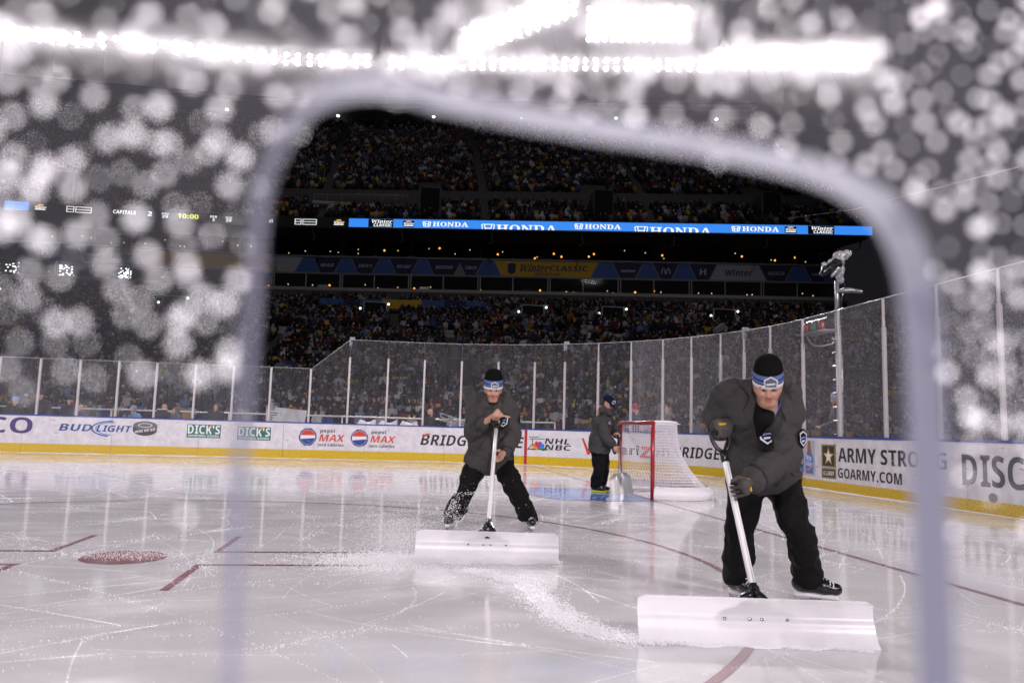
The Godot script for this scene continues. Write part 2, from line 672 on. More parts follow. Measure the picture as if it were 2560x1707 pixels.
func ice_and_lines() -> void:
	ice_maps = ice_image(2048)
	var st := start()
	flat_poly(st, rink_edge(-0.02), 0.0)
	struct("ice", st, wet_ice("wet_ice", lin(0.97, 0.947, 0.962)))
	st = start()
	quad(st, Vector3(-300, -0.06, -300), Vector3(300, -0.06, -300), Vector3(300, -0.06, 300), Vector3(-300, -0.06, 300))
	struct("ground", st, mat("field_cover", lin(0.10, 0.105, 0.11), 0.8))
	var red := wet_ice("ice_red", lin(0.46, 0.22, 0.25))
	var pale := wet_ice("ice_red_thin", lin(0.54, 0.33, 0.355))
	var blue := wet_ice("ice_blue", lin(0.19, 0.40, 0.95))
	# the end circle, its spot and hash marks
	st = start()
	arc_strip(st, Vector2(-6.1, 6.7), 4.57, 0.026, 0, TAU, 0.003, 160)
	struct("face_off_circle", st, pale)
	st = start()
	flat_poly(st, disc(-6.1, 6.66, 0.305, 0.305, 40), 0.003)
	struct("face_off_spot", st, red)
	st = start()
	for sx in [-1.0, 1.0]:
		for sz in [-1.0, 1.0]:
			var k := Vector2(-6.1 + sx * 0.62, 6.68 + sz * 0.30)
			line_strip(st, k + Vector2(-0.028 * sx, 0), k + Vector2(sx * 1.2, 0), 0.026, 0.003)
			line_strip(st, k + Vector2(0, sz * 0.0261), k + Vector2(0, sz * 0.9), 0.026, 0.003)
	struct("hash_marks", st, red)
	# goal line from boards to boards, in pieces either side of the crease
	st = start()
	line_strip(st, Vector2(0, FAR_Z), Vector2(0, -1.25), 0.03, 0.003)
	line_strip(st, Vector2(0, 1.25), Vector2(0, 11.5), 0.03, 0.003)
	line_strip(st, Vector2(0, -1.25), Vector2(0, 1.25), 0.03, 0.007)
	struct("goal_line", st, pale)
	st = start()
	var cr := [Vector2(0, 1.22), Vector2(0, -1.22)]
	cr += disc(-1.35, 0, 0.5, 1.22, 16, -PI / 2, -PI * 1.5)
	flat_poly(st, cr, 0.003)
	struct("goal_crease", st, blue)
	st = start()
	line_strip(st, Vector2(-0.03, -1.245), Vector2(-1.35, -1.245), 0.025, 0.0032)
	line_strip(st, Vector2(-0.03, 1.245), Vector2(-1.35, 1.245), 0.025, 0.0032)
	for i in 16:
		var a := lerpf(-PI / 2, -PI * 1.5, i / 16.0)
		var b := lerpf(-PI / 2, -PI * 1.5, (i + 1) / 16.0)
		line_strip(st, Vector2(-1.35 + cos(a) * 0.525, sin(a) * 1.245), Vector2(-1.35 + cos(b) * 0.525, sin(b) * 1.245), 0.025, 0.0032)
	struct("crease_border", st, pale)

# ---------------------------------------------------------------- boards, adverts and glass
func path_strip(st: SurfaceTool, s0: float, s1: float, y0: float, y1: float, front: float, back: float) -> void:
	# a wall-like bar along the boards from s0 to s1
	var n := maxi(1, int(ceil((s1 - s0) / 0.45)))
	var rows := []
	for i in n + 1:
		var b := board(lerpf(s0, s1, float(i) / n))
		var f: Vector3 = b[0] + b[1] * front
		var k: Vector3 = b[0] - b[1] * back
		rows.append([f + Vector3(0, y0, 0), f + Vector3(0, y1, 0), k + Vector3(0, y1, 0), k + Vector3(0, y0, 0)])
	for i in n:
		for j in 4:
			var k := (j + 1) % 4
			quad(st, rows[i][j], rows[i][k], rows[i + 1][k], rows[i + 1][j])
	quad(st, rows[0][0], rows[0][3], rows[0][2], rows[0][1])
	quad(st, rows[-1][0], rows[-1][1], rows[-1][2], rows[-1][3])

func boards() -> void:
	var scuff := noise_tex(512, 0.01, 3, Color(0.86, 0.86, 0.88), Color(1, 1, 1), 5)
	var white := mat("board_white", lin(0.80, 0.775, 0.80), 0.35)
	white.albedo_texture = scuff
	white.uv1_triplanar = true
	white.uv1_scale = Vector3.ONE * 0.6
	var yellow := mat("kick_yellow", lin(0.84, 0.58, 0.018), 0.4)
	yellow.albedo_texture = noise_tex(512, 0.03, 8, Color(0.72, 0.70, 0.66), Color(1, 1, 1), 5)
	yellow.uv1_triplanar = true
	yellow.uv1_scale = Vector3(1.5, 1.5, 1.5)
	var cap_blue := mat("cap_blue", lin(0.03, 0.06, 0.30), 0.35)
	var t := thing("dasher_boards", Vector3.ZERO, "white dasher boards with adverts, yellow kick plate and blue cap rail round the rink end", "rink boards")
	var s := -34.0
	while s < 20.5:
		var e := s + 2.42
		var kick := 0.262 if e < 2.0 else lerpf(0.262, 0.185, smoothstep(2.0, 11.0, s + 1.2))
		var st := start()
		path_strip(st, s + 0.004, e - 0.004, 0.004, 1.05, 0.0, 0.10)
		var p := build("board_panel", st, white, t)
		st = start()
		path_strip(st, s + 0.003, e - 0.003, 0.006, kick, 0.008, -0.002)
		build("kick_plate", st, yellow, p)
		st = start()
		path_strip(st, s, e, 1.052, 1.088, 0.012, 0.16)
		build("cap_rail", st, cap_blue, p)
		s = e
	adverts(t)
	# puck scuffs on the white panels
	var st := start()
	for k in 130:
		var s1 := rng.randf_range(-17.0, 16.0)
		var y := rng.randf_range(0.28, 1.0)
		var l := rng.randf_range(0.02, 0.14)
		var h := rng.randf_range(0.004, 0.016)
		var tilt := rng.randf_range(-0.05, 0.05)
		quad(st, surf(0, s1, y, 0.010), surf(0, s1 + l * 0.5, y + h + tilt * 0.5, 0.010), surf(0, s1 + l, y + tilt, 0.010), surf(0, s1 + l * 0.5, y - h * 0.6 + tilt * 0.5, 0.010))
	build("puck_scuffs", st, mat("scuff_grey", lin(0.30, 0.29, 0.30), 0.6), t).set_meta("kind", "stuff")

func adverts(t: Node) -> void:
	var black := mat("print_black", lin(0.015, 0.014, 0.014), 0.4)
	var purple := mat("print_purple", lin(0.06, 0.03, 0.16), 0.4)
	var royal := mat("print_blue", lin(0.02, 0.05, 0.26), 0.4)
	var sky := mat("print_sky", lin(0.15, 0.28, 0.62), 0.4)
	var red := mat("print_red", lin(0.60, 0.045, 0.03), 0.4)
	var green := mat("print_green", lin(0.015, 0.16, 0.12), 0.4)
	var paper := mat("print_white", lin(0.82, 0.80, 0.82), 0.4)
	var orange := mat("print_orange", lin(0.75, 0.22, 0.03), 0.4)
	var dark := mat("print_charcoal", lin(0.05, 0.05, 0.055), 0.4)
	# far boards, left to right
	lettering(t, "GEICO", 0, -17.2, 0.54, 2.82, 0.46, purple)
	lettering(t, "BUD", 0, -13.67, 0.65, 0.86, 0.20, royal, "Droid Sans", 0.3)
	lettering(t, "LIGHT", 0, -12.66, 0.65, 0.92, 0.185, royal, "Droid Sans", 0.3)
	for k in 2:
		var arc := []
		var inner := []
		for i in 15:
			var a := lerpf(PI * 0.52, PI * 1.42, i / 14.0)
			arc.append(Vector2(-12.18 + k * 0.06 + cos(a) * (0.62 - k * 0.05), 0.735 + sin(a) * (0.24 - k * 0.035)))
			inner.append(Vector2(-12.18 + k * 0.06 + cos(a) * (0.575 - k * 0.04), 0.735 + sin(a) * (0.205 - k * 0.03)))
		inner.reverse()
		flat_shape(t, "swoosh", arc + inner, 0, sky if k else royal, 0.0035)
	# the puck picture
	flat_shape(t, "puck_side", disc(-11.32, 0.715, 0.335, 0.155, 24) , 0, dark, 0.003)
	flat_shape(t, "puck_side", [Vector2(-11.655, 0.715), Vector2(-10.985, 0.76), Vector2(-10.985, 0.875), Vector2(-11.655, 0.83)], 0, dark, 0.0036)
	flat_shape(t, "puck_top", disc(-11.32, 0.86, 0.335, 0.125, 24), 0, mat("print_grey", lin(0.13, 0.13, 0.14), 0.4), 0.0042)
	ring_shape(t, "puck_emblem", disc(-11.32, 0.865, 0.2, 0.062, 20), disc(-11.32, 0.865, 0.175, 0.048, 20), 0, paper, 0.005)
	lettering(t, "HERE WE GO", 0, -11.6, 0.63, 0.56, 0.075, paper, "Droid Sans", 0.1, 0.006, -1e9, "lettering", 0.09)
	for x in [-10.17, -8.73]:
		var y: float = 0.53 if x < -9.0 else 0.50
		flat_shape(t, "advert_field", rect(x, y, x + 1.01, y + 0.42, 3), 0, paper, 0.003)
		flat_shape(t, "advert_field", rect(x + 0.02, y + 0.012, x + 0.99, y + 0.408, 3), 0, green, 0.0042)
		lettering(t, "DICK'S", 0, x + 0.05, y + 0.13, 0.91, 0.255, paper, "Droid Sans", 0.0, 0.0058)
		flat_shape(t, "ball", disc(x + 0.72, y + 0.36, 0.045, 0.04, 12), 0, orange, 0.007)
		lettering(t, "SPORTING GOODS", 0, x + 0.07, y + 0.04, 0.87, 0.062, paper, "Droid Sans", 0.0, 0.0058)
	for x in [-6.66, -5.13]:
		var splash := []
		for i in 40:
			var a := TAU * i / 40
			var r := 0.265 if i % 2 else 0.235 + 0.04 * rng.randf()
			splash.append(Vector2(x + cos(a) * r, 0.655 + sin(a) * r * 1.02))
		flat_shape(t, "splash", splash, 0, royal, 0.003)
		flat_shape(t, "globe", disc(x, 0.655, 0.218, 0.222, 28), 0, paper, 0.0042)
		flat_shape(t, "globe_top", disc(x, 0.655, 0.21, 0.214, 18, 0.25, PI * 0.93), 0, red, 0.0055)
		flat_shape(t, "globe_base", disc(x, 0.655, 0.21, 0.214, 18, PI * 1.1, TAU - 0.14), 0, royal, 0.0055)
		lettering(t, "pepsi", 0, x + 0.36, 0.77, 0.43, 0.135, black, "Droid Sans")
		lettering(t, "MAX", 0, x + 0.33, 0.535, 0.72, 0.205, red, "Droid Sans", 0.25)
		lettering(t, "zero calories", 0, x + 0.3, 0.385, 0.77, 0.10, black, "Droid Sans")
	lettering(t, "BRIDGESTONE", 0, -3.28, 0.50, 3.15, 0.325, black, "Droid Sans", 0.22)
	flat_shape(t, "corner_flag", [Vector2(-3.25, 0.70), Vector2(-3.12, 0.855), Vector2(-2.95, 0.855)], 0, red, 0.006)
	flat_shape(t, "goal_line_stripe", rect(-0.045, 0.29, 0.045, 1.048), 0, mat("stripe_red", lin(0.42, 0.02, 0.03), 0.4), 0.003)
	flat_shape(t, "goal_line_stripe", rect(-0.045, 0.01, 0.045, 0.288), 0, mats["stripe_red"], 0.012)
	# the broadcast pair with its feathers
	var cols := [lin(0.75, 0.5, 0.03), lin(0.7, 0.15, 0.03), lin(0.6, 0.02, 0.08), lin(0.25, 0.06, 0.4), lin(0.03, 0.2, 0.65), lin(0.06, 0.4, 0.1)]
	for i in 6:
		var a := lerpf(PI * 1.02, -0.02 * PI, i / 5.0)
		var d := Vector2(cos(a), sin(a))
		var o := d.orthogonal() * 0.062
		var c := Vector2(0.40, 0.50)
		flat_shape(t, "feather", [c, c + d * 0.17 - o, c + d * 0.215 - o * 0.6, c + d * 0.225, c + d * 0.215 + o * 0.6, c + d * 0.17 + o], 0, mat("feather_%d" % i, cols[i], 0.4), 0.004)
	for seg in [[0.05, 0.465, 0.72, 0.495], [0.12, 0.78, 0.6, 0.80], [0.1, 0.835, 0.42, 0.855]]:
		flat_shape(t, "outline", rect(seg[0], seg[1], seg[2], seg[3], 2), 0, black, 0.0036)
	flat_shape(t, "outline", [Vector2(0.05, 0.466), Vector2(0.08, 0.466), Vector2(0.22, 0.63), Vector2(0.22, 0.78), Vector2(0.195, 0.78), Vector2(0.195, 0.64)], 0, black, 0.0036)
	lettering(t, "NHL", 0, 0.60, 0.655, 0.78, 0.16, black, "Droid Sans", 0.25)
	lettering(t, "NBC", 0, 0.60, 0.475, 0.82, 0.155, black, "Droid Sans", 0.25)
	# behind the goal
	flat_shape(t, "check_mark", [Vector2(1.78, 0.86), Vector2(1.84, 0.86), Vector2(2.02, 0.48), Vector2(2.62, 0.93), Vector2(2.66, 0.93), Vector2(2.03, 0.385), Vector2(1.97, 0.385)], 0, red, 0.004)
	lettering(t, "veri", 0, 2.72, 0.43, 0.92, 0.27, black)
	lettering(t, "z", 0, 3.66, 0.36, 0.36, 0.32, red, "Droid Sans", 0.15)
	lettering(t, "on", 0, 4.06, 0.43, 0.60, 0.215, black)
	lettering(t, "BRIDGESTONE", 0, 4.78, 0.435, 2.95, 0.285, black, "Droid Sans", 0.2)
	# end boards
	flat_shape(t, "advert_field", rect(9.15, 0.255, 9.96, 1.0, 2), 0, mat("print_frost", lin(0.42, 0.45, 0.52), 0.4), 0.003)
	for k in 2:
		var x := 9.20 + k * 0.38
		var y := -0.06 * k
		flat_shape(t, "bottle", [Vector2(x, 0.30), Vector2(x + 0.30, 0.30), Vector2(x + 0.32, 0.66 + y), Vector2(x + 0.23, 0.84 + y), Vector2(x + 0.2, 0.985), Vector2(x + 0.10, 0.985), Vector2(x + 0.08, 0.84 + y), Vector2(x - 0.01, 0.66 + y)], 0, mat("print_amber", lin(0.30, 0.10, 0.015), 0.4), 0.0042)
		flat_shape(t, "bottle_label", [Vector2(x - 0.004, 0.36 + y * 0.5), Vector2(x + 0.305, 0.33 + y * 0.5), Vector2(x + 0.315, 0.68 + y), Vector2(x + 0.235, 0.80 + y), Vector2(x + 0.075, 0.80 + y), Vector2(x + 0.0, 0.70 + y)], 0, mat("print_label", lin(0.05, 0.16, 0.50), 0.4), 0.0054)
		lettering(t, "BUD", 0, x + 0.04, 0.655 + y, 0.20, 0.095, paper, "Droid Sans", 0.1, 0.0066, -1e9, "lettering", -0.04)
		lettering(t, "LIGHT", 0, x + 0.02, 0.54 + y, 0.26, 0.09, paper, "Droid Sans", 0.1, 0.0066, -1e9, "lettering", -0.05)
		flat_shape(t, "label_flash", [Vector2(x + 0.02, 0.36), Vector2(x + 0.12, 0.36), Vector2(x + 0.29, 0.50 + y), Vector2(x + 0.27, 0.53 + y)], 0, orange, 0.0066)
	var gold := mat("print_gold", lin(0.52, 0.36, 0.06), 0.4)
	flat_shape(t, "emblem", rect(10.22, 0.47, 10.75, 0.925), 0, black, 0.003)
	ring_shape(t, "emblem_rim", rect(10.24, 0.482, 10.73, 0.913), rect(10.26, 0.494, 10.71, 0.901), 0, gold, 0.0045)
	for k in 2:
		var star := []
		for i in 10:
			var a := PI / 2 + TAU * i / 10
			var r := (0.20 - k * 0.065) * (1.0 if i % 2 == 0 else 0.42)
			star.append(Vector2(10.485 + cos(a) * r * 1.02, 0.685 + sin(a) * r))
		flat_shape(t, "star", star, 0, paper if k else gold, 0.0045 + k * 0.0015)
	flat_shape(t, "emblem", rect(10.22, 0.245, 10.75, 0.452), 0, black, 0.003)
	ring_shape(t, "emblem_rim", rect(10.24, 0.258, 10.73, 0.44), rect(10.258, 0.27, 10.712, 0.428), 0, gold, 0.0045)
	lettering(t, "U.S.ARMY", 0, 10.29, 0.30, 0.39, 0.095, paper, "Droid Sans", 0.0, 0.005)
	lettering(t, "ARMY STRONG", 0, 10.84, 0.60, 3.12, 0.275, black)
	lettering(t, "GOARMY.COM", 0, 10.82, 0.275, 2.0, 0.20, black)
	lettering(t, "DISCOVER", 0, 14.30, 0.395, 2.75, 0.47, dark)
	flat_shape(t, "dot", disc(14.93, 0.245, 0.085, 0.068, 20), 0, mat("print_dot", lin(0.13, 0.12, 0.14), 0.4), 0.014)

func speckle(w: int, seed_value: int, drops: int, base: float, streaks: int) -> ImageTexture:
	# beads and runs of water on a pane: white, with the wetness in alpha
	var r := RandomNumberGenerator.new()
	r.seed = seed_value
	var n := FastNoiseLite.new()
	n.seed = seed_value
	n.frequency = 0.008
	n.fractal_octaves = 4
	var a := PackedFloat32Array()
	a.resize(w * w)
	for y in w:
		for x in w: a[y * w + x] = base * (1.0 + 0.7 * n.get_noise_2d(x * 1.6, y * 0.5))
	for k in streaks:
		var x := r.randf() * w
		var y0 := r.randi_range(0, w)
		var s := r.randf_range(0.03, 0.10)
		for y in r.randi_range(w / 8, w / 2):
			x += r.randfn(0.0, 0.35)
			for e in 2: a[posmod(y0 + y, w) * w + posmod(int(x) + e, w)] += s
	for k in drops:
		var cx := r.randi_range(0, w)
		var cy := r.randi_range(0, w)
		var rad := r.randf_range(0.6, 2.2)
		var s := r.randf_range(0.10, 0.55) * r.randf()
		for dy in range(-2, 3):
			for dx in range(-2, 3):
				if dx * dx + dy * dy <= rad * rad:
					a[posmod(cy + dy, w) * w + posmod(cx + dx, w)] += s
	var b := PackedByteArray()
	b.resize(w * w * 2)
	for i in w * w:
		b[i * 2] = 255
		b[i * 2 + 1] = clampi(int(a[i] * 255.0), 0, 235)
	return ImageTexture.create_from_image(Image.create_from_data(w, w, false, Image.FORMAT_LA8, b))

func film_mat(key: String, tex: Texture2D, c: Color, scale: Vector3) -> StandardMaterial3D:
	var m := mat(key, c, 0.7, 0.0, 0.2)
	m.transparency = BaseMaterial3D.TRANSPARENCY_ALPHA
	m.albedo_texture = tex
	m.backlight_enabled = true
	m.backlight = Color(1, 1, 1)
	m.uv1_scale = scale
	m.cull_mode = BaseMaterial3D.CULL_DISABLED
	return m

func glass_mat(key: String, alpha: float) -> StandardMaterial3D:
	var m := mat(key, Color(0.75, 0.78, 0.8, alpha), 0.03)
	m.transparency = BaseMaterial3D.TRANSPARENCY_ALPHA
	m.cull_mode = BaseMaterial3D.CULL_DISABLED
	return m

func uv_quad(st: SurfaceTool, p: Array, uv: Array) -> void:
	for k in [0, 1, 2, 0, 2, 3]:
		st.set_uv(uv[k])
		st.add_vertex(p[k])

func rink_glass() -> void:
	var posts := [-22.05, -20.95, -19.85, -18.75, -17.64, -16.54, -15.44, -14.34, -13.26, -12.19, -11.13, -10.03, -8.94, -7.85, -6.68, -5.53, -4.36, -3.24, -2.09, -0.94, 0.21, 1.17, 2.25, 3.32, 4.37, 5.33, 6.34, 7.17, 8.14, 9.42, 10.83, 12.32, 13.76, 15.12, 16.5, 17.9, 19.2]
	var light := film_mat("pane_damp", speckle(512, 21, 2600, 0.028, 60), lin(0.66, 0.63, 0.68), Vector3.ONE)
	var wet := film_mat("pane_beaded", speckle(512, 22, 24000, 0.045, 30), lin(0.66, 0.63, 0.68), Vector3.ONE)
	var clear := glass_mat("shield_pane", 0.02)
	var metal := mat("stanchion_metal", lin(0.55, 0.52, 0.53), 0.4, 0.35)
	var dark := mat("stanchion_dark", lin(0.06, 0.06, 0.065), 0.5, 0.3)
	var t := thing("rink_shielding", Vector3.ZERO, "clear shielding panes on grey posts above the boards, beaded with rain at the right", "rink glass")
	for i in posts.size():
		var s: float = posts[i]
		var b := board(s)
		var p: Vector3 = b[0]
		var tall := s > -6.0
		var top := 3.66 if tall else 2.72
		var turn := atan2(b[1].x, b[1].z)
		var st := start()
		var shaft := 3.12 if tall else 2.715
		box(st, at(p - b[1] * 0.06 + Vector3(0, (1.09 + shaft) / 2, 0), turn), Vector3(0.062, shaft - 1.09, 0.07), 0.008)
		var o := build("stanchion", st, metal, t)
		if tall:
			st = start()
			box(st, at(p - b[1] * 0.055 + Vector3(0, (shaft + top) / 2 + 0.003, 0), turn), Vector3(0.028, top - shaft, 0.05), 0.004)
			build("post_tip", st, metal if s > 2.0 else dark, o)
		if i + 1 == posts.size(): break
		var e: float = posts[i + 1]
		var lt := top
		var rt := 3.66 if e > -6.0 else 2.72
		var n := 1 if s < -5.0 or s > 9.0 else 3
		st = start()
		var sf := start()
		var edge := start()
		for k in n:
			var sa := lerpf(s + 0.018, e - 0.018, float(k) / n)
			var sb := lerpf(s + 0.018, e - 0.018, float(k + 1) / n)
			var ta := lerpf(lt, rt, float(k) / n)
			var tb := lerpf(lt, rt, float(k + 1) / n)
			var q := [surf(0, sa, 1.09, -0.062), surf(0, sa, ta, -0.062), surf(0, sb, tb, -0.062), surf(0, sb, 1.09, -0.062)]
			quad(st, q[0], q[1], q[2], q[3])
			var f := [surf(0, sa, 1.09, -0.053), surf(0, sa, ta, -0.053), surf(0, sb, tb, -0.053), surf(0, sb, 1.09, -0.053)]
			uv_quad(sf, f, [Vector2(sa, 0), Vector2(sa, -ta + 1.09), Vector2(sb, -tb + 1.09), Vector2(sb, 0)])
			tube(edge, [surf(0, sa, ta, -0.058), surf(0, sb, tb, -0.058)], 0.007, 5)
		var pane := build("glass_pane", st, clear, t)
		build("water_beads", sf, wet if s > 3.0 else light, pane)
		build("polished_edge", edge, mat("pane_edge", lin(0.5, 0.5, 0.52), 0.3), pane)

# ---------------------------------------------------------------- goal
func goal() -> void:
	var red := mat("goal_red", lin(0.30, 0.012, 0.02), 0.3)
	var cord := mat("net_cord", lin(0.78, 0.74, 0.77), 0.8)
	var pad := mat("goal_pad", lin(0.78, 0.75, 0.78), 0.45)
	var t := thing("hockey_goal", Vector3.ZERO, "red hockey goal with white net, side-on beyond the blue crease", "hockey goal")
	for z in [-0.915, 0.915]:
		var st := start(false)
		tube(st, [Vector3(0, 0, z), Vector3(0, 1.19, z)], 0.034, 14)
		var o := build("post", st, red, t)
		st = start(false)
		lathe(st, at(Vector3(-0.036, 1.16, z + 0.012)), [Vector2(0, 0.011), Vector2(0.011, 0.006), Vector2(0.011, -0.006), Vector2(0, -0.011)], 8)
		build("bolt", st, pad, o)
	var st := start(false)
	tube(st, [Vector3(0, 1.22, -0.945), Vector3(0, 1.22, 0.945)], 0.034, 14)
	build("crossbar", st, red, t)
	# rear base and the upper back bar
	var base := smooth_path([Vector3(0.02, 0.05, 0.94), Vector3(0.42, 0.05, 1.06), Vector3(0.85, 0.05, 0.95), Vector3(1.12, 0.05, 0.55), Vector3(1.17, 0.05, 0.0), Vector3(1.12, 0.05, -0.55), Vector3(0.85, 0.05, -0.95), Vector3(0.42, 0.05, -1.06), Vector3(0.02, 0.05, -0.94)], false, 6)
	var topline := smooth_path([Vector3(0.02, 1.235, 0.93), Vector3(0.22, 1.24, 0.93), Vector3(0.42, 1.225, 0.86), Vector3(0.50, 1.20, 0.45), Vector3(0.51, 1.20, 0.0), Vector3(0.50, 1.20, -0.45), Vector3(0.42, 1.225, -0.86), Vector3(0.22, 1.24, -0.93), Vector3(0.02, 1.235, -0.93)], false, 6)
	st = start(false)
	tube(st, base, 0.03, 8)
	build("base_frame", st, pad, t)
	st = start(false)
	tube(st, topline, 0.02, 8)
	build("top_frame", st, pad, t)
	st = start(false)
	tube(st, [Vector3(0.51, 1.2, 0.0), Vector3(0.62, 0.8, 0), Vector3(1.15, 0.08, 0)], 0.02, 8)
	build("centre_brace", st, pad, t)
	# the padded skirt that stands on the ice
	st = start(false)
	var n := base.size()
	for i in n - 1:
		for k in 8:
			var q := []
			for e in [[i, k], [i, k + 1], [i + 1, k + 1], [i + 1, k]]:
				var p: Vector3 = base[e[0]]
				var c := Vector3(0.45, 0, 0)
				var out := Vector3(p.x - c.x, 0, p.z).normalized()
				var a := float(e[1]) / 8.0
				var bulge := sin(a * PI) * 0.06 + 0.012 * sin(e[0] * 2.3 + a * 7.0)
				q.append(Vector3(p.x, 0.008 + a * 0.2, p.z) + out * (bulge + 0.02 - a * 0.05))
			quad(st, q[0], q[1], q[2], q[3])
	build("base_pad", st, pad, t)
	# netting: cords from the top frame down to the base and round
	st = start()
	var rows := 25
	var cols := 58
	var grid := []
	for r in rows + 1:
		var v := float(r) / rows
		var line := []
		for c in cols + 1:
			var u := float(c) / cols * (n - 1)
			var i := mini(int(u), n - 2)
			var f := u - i
			var a: Vector3 = base[i].lerp(base[i + 1], f) + Vector3(0, 0.06, 0)
			var b: Vector3 = topline[i].lerp(topline[i + 1], f)
			var sag := sin(v * PI) * 0.13 * sin(float(c) / cols * PI)
			var p := a.lerp(b, v)
			p.x -= sag * 1.3
			p.z -= signf(p.z) * sin(v * PI) * 0.05
			p.x = maxf(p.x, 0.015)
			line.append(p)
		grid.append(line)
	for r in rows + 1:
		for c in cols:
			var skew_r := r
			cord_piece(st, grid[skew_r][c], grid[r][c + 1], 0.0046)
	for c in cols + 1:
		for r in rows:
			cord_piece(st, grid[r][c], grid[r + 1][c], 0.0072)
	# the top panel
	for k in 14:
		var x := 0.03 + k * 0.034
		var half := 0.92 if x < 0.3 else 0.92 - (x - 0.3) * 0.35
		cord_piece(st, Vector3(x, 1.225 - 0.02 * x, -half), Vector3(x, 1.225 - 0.02 * x, half), 0.0042)
	for k in 50:
		var z := -0.9 + k * 0.0367
		cord_piece(st, Vector3(0.02, 1.225, z), Vector3(0.49, 1.205, z * 0.96), 0.0042)
	build("netting", st, cord, t).set_meta("kind", "stuff")
	st = start()
	for k in 48:
		var z := -0.9 + k * 0.0383
		tube(st, [Vector3(0.02, 1.255, z), Vector3(0.05, 1.225, z + 0.012), Vector3(0.02, 1.185, z + 0.02)], 0.006, 4)
	build("lacing", st, cord, t).set_meta("kind", "stuff")
	# the hanging inner curtain under the crossbar and the mouth-side hems
	st = start(false)
	for i in 24:
		var q := []
		for e in [[i, 0], [i + 1, 0], [i + 1, 1], [i, 1]]:
			var z: float = lerpf(-0.88, 0.88, e[0] / 24.0)
			q.append(Vector3(0.36 + 0.02 * sin(e[0] * 1.7), 1.19 - e[1] * (0.09 + 0.03 * sin(e[0] * 0.9)), z))
		quad(st, q[0], q[1], q[2], q[3])
	build("inner_curtain", st, pad, t)

func cord_piece(st: SurfaceTool, a: Vector3, b: Vector3, r: float) -> void:
	var d := (b - a).normalized()
	var u := d.cross(Vector3(0.3, 0.8, 0.52)).normalized() * r
	var v := d.cross(u)
	var p := [u, -u * 0.5 + v * 0.87, -u * 0.5 - v * 0.87]
	for k in 3:
		var j := (k + 1) % 3
		quad(st, a + p[k], a + p[j], b + p[j], b + p[k])

# ---------------------------------------------------------------- the far stand
const LEFT_X := -72.0
const RIGHT_X := 48.5

func stand_strip(st: SurfaceTool, profile: Array, x0 := LEFT_X, x1 := RIGHT_X) -> void:
	# profile: Vector2(distance back, height), swept along the stand
	var n := maxi(1, int(ceil((x1 - x0) / 5.0)))
	for i in n:
		var a := lerpf(x0, x1, float(i) / n)
		var b := lerpf(x0, x1, float(i + 1) / n)
		for k in profile.size() - 1:
			var p: Vector2 = profile[k]
			var q: Vector2 = profile[k + 1]
			quad(st, Vector3(a, p.y, p.x + bend(a)), Vector3(a, q.y, q.x + bend(a)), Vector3(b, q.y, q.x + bend(b)), Vector3(b, p.y, p.x + bend(b)))

func stepped(s0: float, h0: float, s1: float, h1: float, rows: int) -> Array:
	var out := []
	for i in rows:
		var a := lerpf(s0, s1, float(i) / rows)
		var b := lerpf(s0, s1, float(i + 1) / rows)
		var h := lerpf(h0, h1, float(i) / rows)
		out.append(Vector2(a, h)); out.append(Vector2(b, h))
	out.append(Vector2(s1, h1))
	return out

const TIERS := [
	# distance back, height, distance back, height, rows, share of empty seats, aisle spacing
	[-33.0, 0.5, -63.2, 9.4, 36, 0.035, 15.0],
	[-64.2, 10.0, -84.2, 15.7, 24, 0.02, 17.0],
	[-80.3, 25.1, -84.6, 28.2, 5, 0.03, 19.0],
	[-85.0, 29.9, -110.4, 48.4, 31, 0.03, 19.0]]

const PORTALS := [[1, -6.5, 8, 12], [1, 9.5, 8, 12], [1, 17.5, 8, 12], [1, 28.5, 8, 12], [1, -27.0, 8, 12], [1, -45.0, 8, 12], [0, 0.4, 14, 21], [0, -32.0, 14, 21], [0, 27.0, 14, 21],
	[2, -1.0, 1, 5], [3, -1.0, 0, 2], [2, 19.0, 1, 5], [3, 19.0, 0, 2], [2, 38.0, 1, 5], [3, 38.0, 0, 2], [2, -24.0, 1, 5], [2, -43.0, 1, 5]]

func in_portal(tier: int, x: float, row: int) -> bool:
	for p in PORTALS:
		if p[0] == tier and absf(x - p[1]) < 1.5 and row >= p[2] and row <= p[3]: return true
	return false

